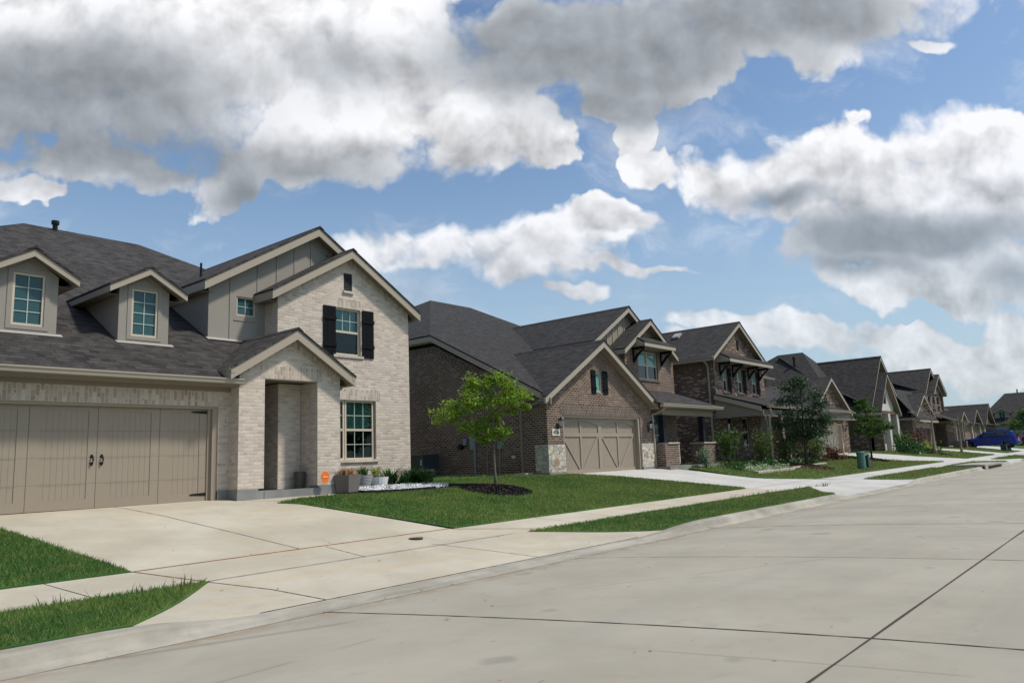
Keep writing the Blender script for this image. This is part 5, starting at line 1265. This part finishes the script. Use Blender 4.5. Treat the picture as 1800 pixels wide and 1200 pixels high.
# soil of the bed
sheet(bed, [14.8, 15.0, 15.16, 15.48, 15.9, 16.3, 16.9, 17.05], lin([(14.8, 12.95), (15.0, 12.1), (15.16, 11.4), (15.48, 11.75)]), lin([(14.8, 14.3), (15.0, 15.15), (15.3, 15.35), (17.05, 15.45)]), zg, 10, .03)
tag(bed.build('planting_bed', M_soil), kind='structure')
r = random.Random(3); C = []
for _ in range(9500):
    x = r.uniform(11.75, 15.1); y = r.uniform(14.85, 15.85)
    lo = lin([(11.8, 15.35), (12.1, 15.05), (13, 14.9), (14.2, 14.88), (15.9, 15.32)])(x); hi = lin([(11.8, 15.5), (12.6, 15.7), (14, 15.75), (15.1, 15.35)])(x)
    if not lo < y < hi: continue
    C.append((x, y, zg(x, y)+.05+r.uniform(0, .04)))
o = quads_obj('gravel', leaf_quads(np.array(C), .038, np.random.default_rng(2), .75), M_grav); tag(o, 'white gravel spread along the front of the planting bed', 'gravel', kind='stuff')
e = MB()
def edging(pts, h=.1, w_=.03):
    m_ = MB()
    for (a, b), (c, d2) in zip(pts[:-1], pts[1:]):
        n = 6
        for i in range(n):
            x0, y0 = a+(c-a)*i/n, b+(d2-b)*i/n; x1, y1 = a+(c-a)*(i+1)/n, b+(d2-b)*(i+1)/n
            m_.add([(x0, y0, zg(x0, y0)-.01), (x1, y1, zg(x1, y1)-.01), (x1, y1, zg(x1, y1)+h), (x0, y0, zg(x0, y0)+h), (x0, y0+w_, zg(x0, y0)-.01), (x1, y1+w_, zg(x1, y1)-.01), (x1, y1+w_, zg(x1, y1)+h), (x0, y0+w_, zg(x0, y0)+h)],
                   [(0, 1, 2, 3), (3, 2, 6, 7), (5, 4, 7, 6)])
    return m_
o = edging([(11.9, 15.28), (12.1, 15.0), (13.0, 14.82), (14.3, 14.84)]).build('bed_edging', M_edge); rebase(o, (13, 14.9, zg(13, 14.9))); tag(o, 'black edging strip in front of the white gravel', 'edging')
o = edging([(14.35, 15.4), (15.1, 15.05), (15.95, 14.68)], .11, .12).build('bed_edging', M_edge); rebase(o, (15.5, 15, zg(15.5, 15))); tag(o, 'thick black edging board running right from the gravel toward the brown house', 'edging')
# planters
def planter(x, y, r0, h, m, label, n=6, taper=.8):
    z = zg(x, y)+.03; p = MB(); p.lathe([(r0*taper, z), (r0, z+h), (r0*.9, z+h), (r0*.86, z+h-.05)], x, y, n); o = p.build('planter', m); rebase(o, (x, y, z)); tag(o, label, 'planter'); return o
planter(11.85, 15.42, .37, .42, mat('mauve_grey_planter', stuccof((.19, .165, .155))), 'hexagonal mauve-grey planter holding the dried brown plant')
o = tuft_obj('dried_plant', [(11.85, 15.42, zg(12, 15.4)+.40)], M_dry, .36, 200, .011, .55, 5, .95); tag(o, 'dried brown drooping plant in the hexagonal planter', 'plant')
pg_ = mat('ribbed_grey_planter', stuccof((.33, .34, .34)))
zz = zg(12.95, 16.2)+.03; p = MB(); prf = []
for i in range(9): prf += [(.20+.07*i/8, zz+.30*i/8), (.215+.07*i/8, zz+.30*(i+.5)/8)]
p.lathe(prf, 12.95, 16.2, 24); o = p.build('planter', pg_); rebase(o, (12.95, 16.2, zz)); tag(o, 'round grey ribbed planter in the middle of the three pots', 'planter')
o = tuft_obj('leafy_plant', [(12.95, 16.2, zz+.28)], M_lf5, .36, 120, .012, .5, 6, .45); tag(o, 'dark green strappy plant growing in the ribbed grey planter', 'plant')
planter(13.5, 16.25, .30, .24, mat('white_planter', None, (.72, .73, .74), .5), 'low white bowl planter right of the ribbed planter', 18, .85)
shrub(13.45, 16.25, .18, .36, 160, M_lf7, .04, 'small yellow-green succulent in the white bowl planter', 'succulent', z=zg(13.5, 16)+.2, cat='plant')
def agave(x, y, h, n, label, seed):
    o = tuft_obj('agave', [(x, y, zg(x, y)+.05)], M_lf5, h, n, .022, .62, seed, .35); tag(o, label, 'plant', 'dark strappy plants in the gravel bed'); return o
agave(14.0, 16.35, .5, 170, 'left dark green strappy clump under the window corner', 11)
agave(14.2, 16.05, .42, 60, 'smaller strappy clump just in front of the left large clump', 12)
agave(14.85, 16.35, .5, 170, 'right dark green strappy clump at the corner of the white brick wall', 13)
agave(15.1, 16.1, .45, 70, 'spreading strappy clump at the right end of the gravel', 14)
for i, (x, y) in enumerate(((13.9, 15.4), (14.45, 15.45), (12.9, 15.1))):
    o = tuft_obj('grass_tuft', [(x, y, zg(x, y)+.08)], M_lf3, .13, 30, .006, .6, 20+i, .4); tag(o, ['small grass tuft in the middle of the white gravel', 'small grass tuft right of the middle one in the gravel', 'small grass tuft at the front edge of the gravel'][i], 'plant')
w = MB(); zz = zg(15.45, 16.6)+.03; w.lathe([(.22, zz), (.36, zz+.12), (.40, zz+.3), (.38, zz+.36), (.35, zz+.34)], 15.45, 16.6, 20); o = w.build('planter', mat('black_glazed_pot', None, (.012, .012, .014), .25)); rebase(o, (15.45, 16.6, zz)); tag(o, 'black bowl pot at the corner of the white house', 'planter')
w = MB(); w.lathe([(.1, -.42), (.13, -.2), (.14, -.02)], 10.88, 15.98, 16); o = w.build('planter', mat('dark_olive_pot', None, (.06, .065, .05), .4)); rebase(o, (10.88, 15.98, -.42)); tag(o, 'small dark olive pot on the white house porch', 'planter')
# yard sign
zs_ = zg(11.55, 15.42)
zs_ = zg(11.5, 15.3)
T = thing('yard_sign', 'round orange security sign on a stake before the white porch pillar', 'sign', (11.13, 15.3, zs_))
w = MB(); w.prism([(11.13+.11*math.cos(i*math.pi/14), 15.3, -.175+.135*math.sin(i*math.pi/14)) for i in range(28)], (0, .012, 0)); w.build('sign_disc', mat('orange_sign', None, (.80, .17, .012), .5), T)
w = MB(); w.tube([(11.09, 15.318, zs_-.05), (11.09, 15.318, -.22)], .005, 6); w.tube([(11.17, 15.318, zs_-.05), (11.17, 15.318, -.22)], .005, 6); build_split(w, 'stake', M_fl, T)
o = digits(T, 'vivint', 11.13, 15.292, -.175, .062, mat('sign_lettering', None, (.9, .75, .6), .5))
# air-conditioning unit on its pad
T = thing('air_conditioner', 'dark grey outdoor air-conditioning unit beside the brown brick wall', 'air conditioner', (19.9, 21.6, -.45))
w = MB(); w.box(19.50, 20.30, 20.87, 21.72, -.42, .38); w.build('cabinet', mat('ac_cabinet', None, (.045, .058, .065), .5, .3), T)
w = MB()
for i in range(24): z = -.36+i*.03; w.box(19.492, 19.50, 21.07, 21.70, z, z+.008); 
for i in range(26): x = 19.53+i*.029; w.box(x, x+.006, 20.862, 20.87, -.38, .34)
w.build('grille', mat('ac_grille', None, (.07, .08, .085), .5, .3), T)
w = MB(); w.box(19.48, 20.32, 20.85, 21.74, .381, .42); w.box(20.285, 20.31, 20.855, 20.88, -.42, .38); w.build('lid', mat('ac_lid', None, (.10, .12, .13), .45, .3), T)
w = MB(); w.box(19.486, 19.490, 20.92, 21.02, .0, .22); w.build('rating_plate', mat('ac_plate', None, (.3, .31, .3), .5), T)
w = MB(); w.box(19.1, 20.5, 20.4, 21.95, -.53, -.425); w.build('pad', M_blockst, T)

# utility pedestals
def pedestal(x, y, r0, h, m, label, group=None, kind='round'):
    z = zg(x, y); T = thing('utility_pedestal', label, 'pedestal', (x, y, z), group); p = MB()
    if kind == 'round': p.lathe([(r0, z-.05), (r0, z+h*.86), (r0*1.06, z+h*.87), (r0*1.06, z+h*.97), (r0*.9, z+h)], x, y, 24)
    else: p.box(x-r0, x+r0, y-r0*.8, y+r0*.8, z-.05, z+h*.9); p.prism([(x-r0*1.06, y-r0*.86, z+h*.9), (x+r0*1.06, y-r0*.86, z+h*.9), (x+r0, y+r0*.8, z+h), (x-r0, y+r0*.8, z+h)], (0, 0, .03))
    p.build('housing', m, T, smooth=False)
    c = MB(); c.lathe([(r0*1.25, z-.02), (r0*1.2, z+.04)], x, y, 16) if kind == 'round' else c.box(x-r0*1.15, x+r0*1.15, y-r0, y+r0, z-.02, z+.05); c.build('base_collar', M_blk, T); return T
M_pg = mat('green_pedestal', stuccof((.075, .175, .125)), rough=.5); M_pd = mat('slate_pedestal', stuccof((.03, .05, .06)), rough=.5)
pedestal(39.8, 11.45, .19, .88, M_pg, 'round green utility pedestal on the lawn edge, nearer of the two round ones')
pedestal(41.2, 11.6, .16, .74, M_pd, 'dark slate utility pedestal just right of the nearer round green one', kind='box')
pedestal(88.0, 11.7, .26, .85, M_pg, 'round green utility pedestal before the rear wheel of the blue car')
pedestal(86.2, 11.8, .30, .62, M_pd, 'low dark green utility box left of the farther round pedestal', kind='box')
w = MB(); z = zg(57.8, 16); w.box(57.6, 58.6, 17.6, 18.4, z, z+1.0); o = w.build('utility_cabinet', mat('pale_cabinet', stuccof((.42, .42, .40))), bevel=.02); rebase(o, (58, 18, z)); tag(o, 'pale grey cabinet in the side yard right of the cream garage door', 'cabinet')
# storm drain inlet
T = thing('storm_drain', 'concrete storm drain inlet opening in the far kerb', 'drain', (51.5, 7.8, gx(51)-1.6))
w = MB(); g0 = gx(51)-1.6; w.box(48.5, 54.5, 7.62, 9.2, g0+.17, g0+.27); w.box(48.5, 49.3, 7.60, 7.66, g0+.02, g0+.169); w.box(53.7, 54.5, 7.60, 7.66, g0+.02, g0+.169); w.build('inlet_top', M_kerb, T)
w = MB(); w.box(49.3, 53.7, 7.59, 7.62, g0+.015, g0+.169); w.build('inlet_opening', mat('drain_void', None, (.004, .004, .004), .9), T)
# drain lid in the driveway
w = MB(); zz = zg(9.9, 10.6); w.tube([(9.55, 10.45, zz-.01), (9.55, 10.45, zz+.008)], .13, 20); o = w.build('drain_lid', mat('brown_lid', None, (.07, .05, .04), .7)); rebase(o, (9.55, 10.45, zz)); tag(o, 'small round brown clean-out lid in the near driveway', 'lid')

# leaves and twigs blown on the concrete
def bits(name, label, pts, m, s, seed):
    C = [(x, y, z+.012) for x, y, z in pts]; rn = np.random.default_rng(seed); n = len(C); C = np.array(C); th = rn.uniform(0, 6.28, n); a = np.stack([np.cos(th), np.sin(th), np.zeros(n)], 1); b = np.stack([-np.sin(th), np.cos(th), rn.uniform(0, .5, n)], 1); s_ = s*rn.uniform(.5, 1.4, n)[:, None]
    o = quads_obj(name, np.stack([C-a*s_, C+b*s_*.5, C+a*s_, C-b*s_*.5], 1), m); tag(o, label, 'litter', kind='stuff')
r = random.Random(8); P_ = []
for _ in range(34): x = r.uniform(3, 30); y = r.uniform(2, 7.4); P_.append((x, y, zroad(x, y)))
for _ in range(24): x = r.uniform(5, 12); y = r.uniform(8.2, 15); x = min(max(x, dA_l(y)), dA_r(y)); P_.append((x, y, apz(x, y) if y < 9.7 else zg(x, y)))
for _ in range(60): x = r.uniform(2, 30); P_.append((x, 7.5+r.gauss(0, .04), gx(x)-1.59))
bits('leaf_litter', 'scattered dry leaves and grit on the road and driveway', P_, M_dry, .022, 3)
o = tuft_obj('weeds', [(r.uniform(20, 30), 9.66, zg(25, 9.6)) for _ in range(26)]+[(r.uniform(3.2, 5.2), 9.66, zg(5, 9.7)) for _ in range(8)]+[(28.2+r.uniform(-.3, .3), 9.5, zg(28, 9.5)) for _ in range(6)], M_lf6, .16, 6, .006, .4, 31, .3)
tag(o, 'overgrown weed stalks along the pavement edge of the verge', 'weeds', kind='stuff')

# ------------------------------------------------------------------ cars
def car(x, y, z, heading, L, Wd, Hh_, paint, label):
    """heading: direction of the nose, radians"""
    T = thing('parked_car', label, 'car', (x, y, z)); T.rotation_euler = (0, 0, heading)
    def S(pts, hw_, name, m, inset=None, smooth=True):
        b = MB(); n = len(pts); vs = []; st = [(-1, .90), (-.93, .985), (-.6, 1.), (.6, 1.), (.93, .985), (1, .90)]
        cx = sum(p[0] for p in pts)/n; cz = sum(p[1] for p in pts)/n
        for s_, k in st:
            for i, (a, c) in enumerate(pts):
                hh = hw_[i] if hasattr(hw_, '__len__') else hw_
                vs.append((cx+(a-cx)*(k if abs(s_) > .9 else 1), s_*hh, cz+(c-cz)*(k if abs(s_) > .9 else 1)))
        fs = []
        for j in range(len(st)-1):
            for i in range(n): fs.append((j*n+i, j*n+(i+1) % n, (j+1)*n+(i+1) % n, (j+1)*n+i))
        tr = tessellate_polygon([[Vector((p[0], p[1], 0)) for p in pts]])
        for q in tr: fs.append(tuple(q)); fs.append(tuple((len(st)-1)*n+i for i in q[::-1]))
        b.add(vs, fs); o = b.build(name, m, T, local=True, smooth=False); return o
    h = L/2; hw_ = Wd/2
    def arch(cx, r0, n=9): return [(cx+r0*math.cos(math.pi*i/n), .36+r0*math.sin(math.pi*i/n)) for i in range(n+1)]
    wf, wr = h*.64, -h*.62; wr0 = .40
    low = [(h*.98, .32), (h, .62), (h*.965, .86), (h*.83, 1.0), (h*.42, 1.08), (-h*.5, 1.14), (-h*.93, 1.16), (-h*.985, .95), (-h, .62), (-h*.97, .34), (wr-wr0, .36)]
    low += [(wr-wr0*math.cos(math.pi*i/8), .36+wr0*math.sin(math.pi*i/8)) for i in range(1, 9)]
    low += [(wr+wr0, .28), (wf-wr0, .28)]+[(wf-wr0*math.cos(math.pi*i/8), .36+wr0*math.sin(math.pi*i/8)) for i in range(1, 9)]
    bd = S(low, hw_, 'body', paint)
    ghp = [(h*.44, 1.06), (h*.12, Hh_*.93), (-.05*h, Hh_*.985), (-h*.55, Hh_*.99), (-h*.80, Hh_*.93), (-h*.95, 1.14)]
    S(ghp, [hw_*.93, hw_*.78, hw_*.76, hw_*.76, hw_*.78, hw_*.9], 'roof', paint)
    gl = MB()
    for s_ in (-1, 1):
        q = [(h*.37, 1.10, .925), (h*.10, Hh_*.90, .80), (-h*.56, Hh_*.92, .80), (-h*.78, 1.19, .915), (-h*.2, 1.14, .935)]
        gl.add([(a, s_*(hw_*k+.012), c) for a, c, k in q], [(0, 1, 2, 3, 4)])
    gl.add([(h*.455, -hw_*.8, 1.07), (h*.455, hw_*.8, 1.07), (h*.14, hw_*.7, Hh_*.92), (h*.14, -hw_*.7, Hh_*.92)], [(0, 1, 2, 3)])
    gl.add([(-h*.958, -hw_*.75, 1.18), (-h*.958, hw_*.75, 1.18), (-h*.82, hw_*.68, Hh_*.92), (-h*.82, -hw_*.68, Hh_*.92)], [(0, 3, 2, 1)])
    gl.build('windows', mat('car_glass', None, (.006, .008, .012), .05, 0, .8), T, local=True)
    pl = MB()
    for s_ in (-1, 1):
        for xx in (h*.13-.0, -h*.27, -h*.58): pl.box(xx-.035, xx+.035, *sorted((s_*(hw_*.86), s_*(hw_*.875))), 1.12, Hh_*.9)
        pl.box(-h*.75, h*.05, *sorted((s_*hw_*.66, s_*hw_*.70)), Hh_*.985, Hh_*1.01)
    pl.build('pillar_trim', M_blk, T, local=True)
    for s_ in (-1, 1):
        tl = MB(); tl.box(-h*1.0, -h*.90, *sorted((s_*hw_*.72, s_*hw_*1.005)), .93, 1.12); tl.build('tail_light', mat('tail_light_red', None, (.45, .02, .02), .2), T, local=True)
        hl = MB(); hl.box(h*.86, h*.975, *sorted((s_*hw_*.68, s_*hw_*1.005)), .80, .93); hl.build('headlight', mat('headlight_glass', None, (.6, .62, .64), .1), T, local=True)
        mr_ = MB(); mr_.box(h*.25, h*.33, *sorted((s_*hw_*1.0, s_*hw_*1.16)), 1.10, 1.24); mr_.build('wing_mirror', paint, T, local=True)
        for wx in (wf, wr):
            ty = MB(); ty.tube([(wx, s_*(hw_-.02), .35), (wx, s_*(hw_-.25), .35)], .35, 24); tt = ty.build('tyre', mat('tyre_rubber', None, (.012, .012, .012), .8), T, local=True)
            rm = MB(); rm.tube([(wx, s_*(hw_-.015), .35), (wx, s_*(hw_-.05), .35)], .2, 10); rm.build('rim', mat('dark_rim', None, (.12, .12, .13), .3, .8), tt, local=True)
    bp = MB(); bp.box(-h*1.015, -h*.93, -hw_*.9, hw_*.9, .42, .6); bp.box(h*.93, h*1.01, -hw_*.85, hw_*.85, .38, .55); bp.build('bumper', M_blk, T, local=True)
    return T
def paintf(c):
    m_ = mat('paint_'+str(c), None, c, .25, .35, .6); m_.node_tree.nodes['Principled BSDF'].inputs['Coat Weight'].default_value = .6; return m_
car(88.3, 13.2, zg(88, 13.2)+.02, R(90), 5.1, 2.0, 1.76, paintf((.006, .032, .28)), 'dark blue SUV parked in a driveway with its nose to the houses')
car(112, 12.4, zg(105, 12.6)-.1, R(90), 4.7, 1.9, 1.5, paintf((.12, .01, .012)), 'dark red car just visible at the right edge behind the blue SUV')
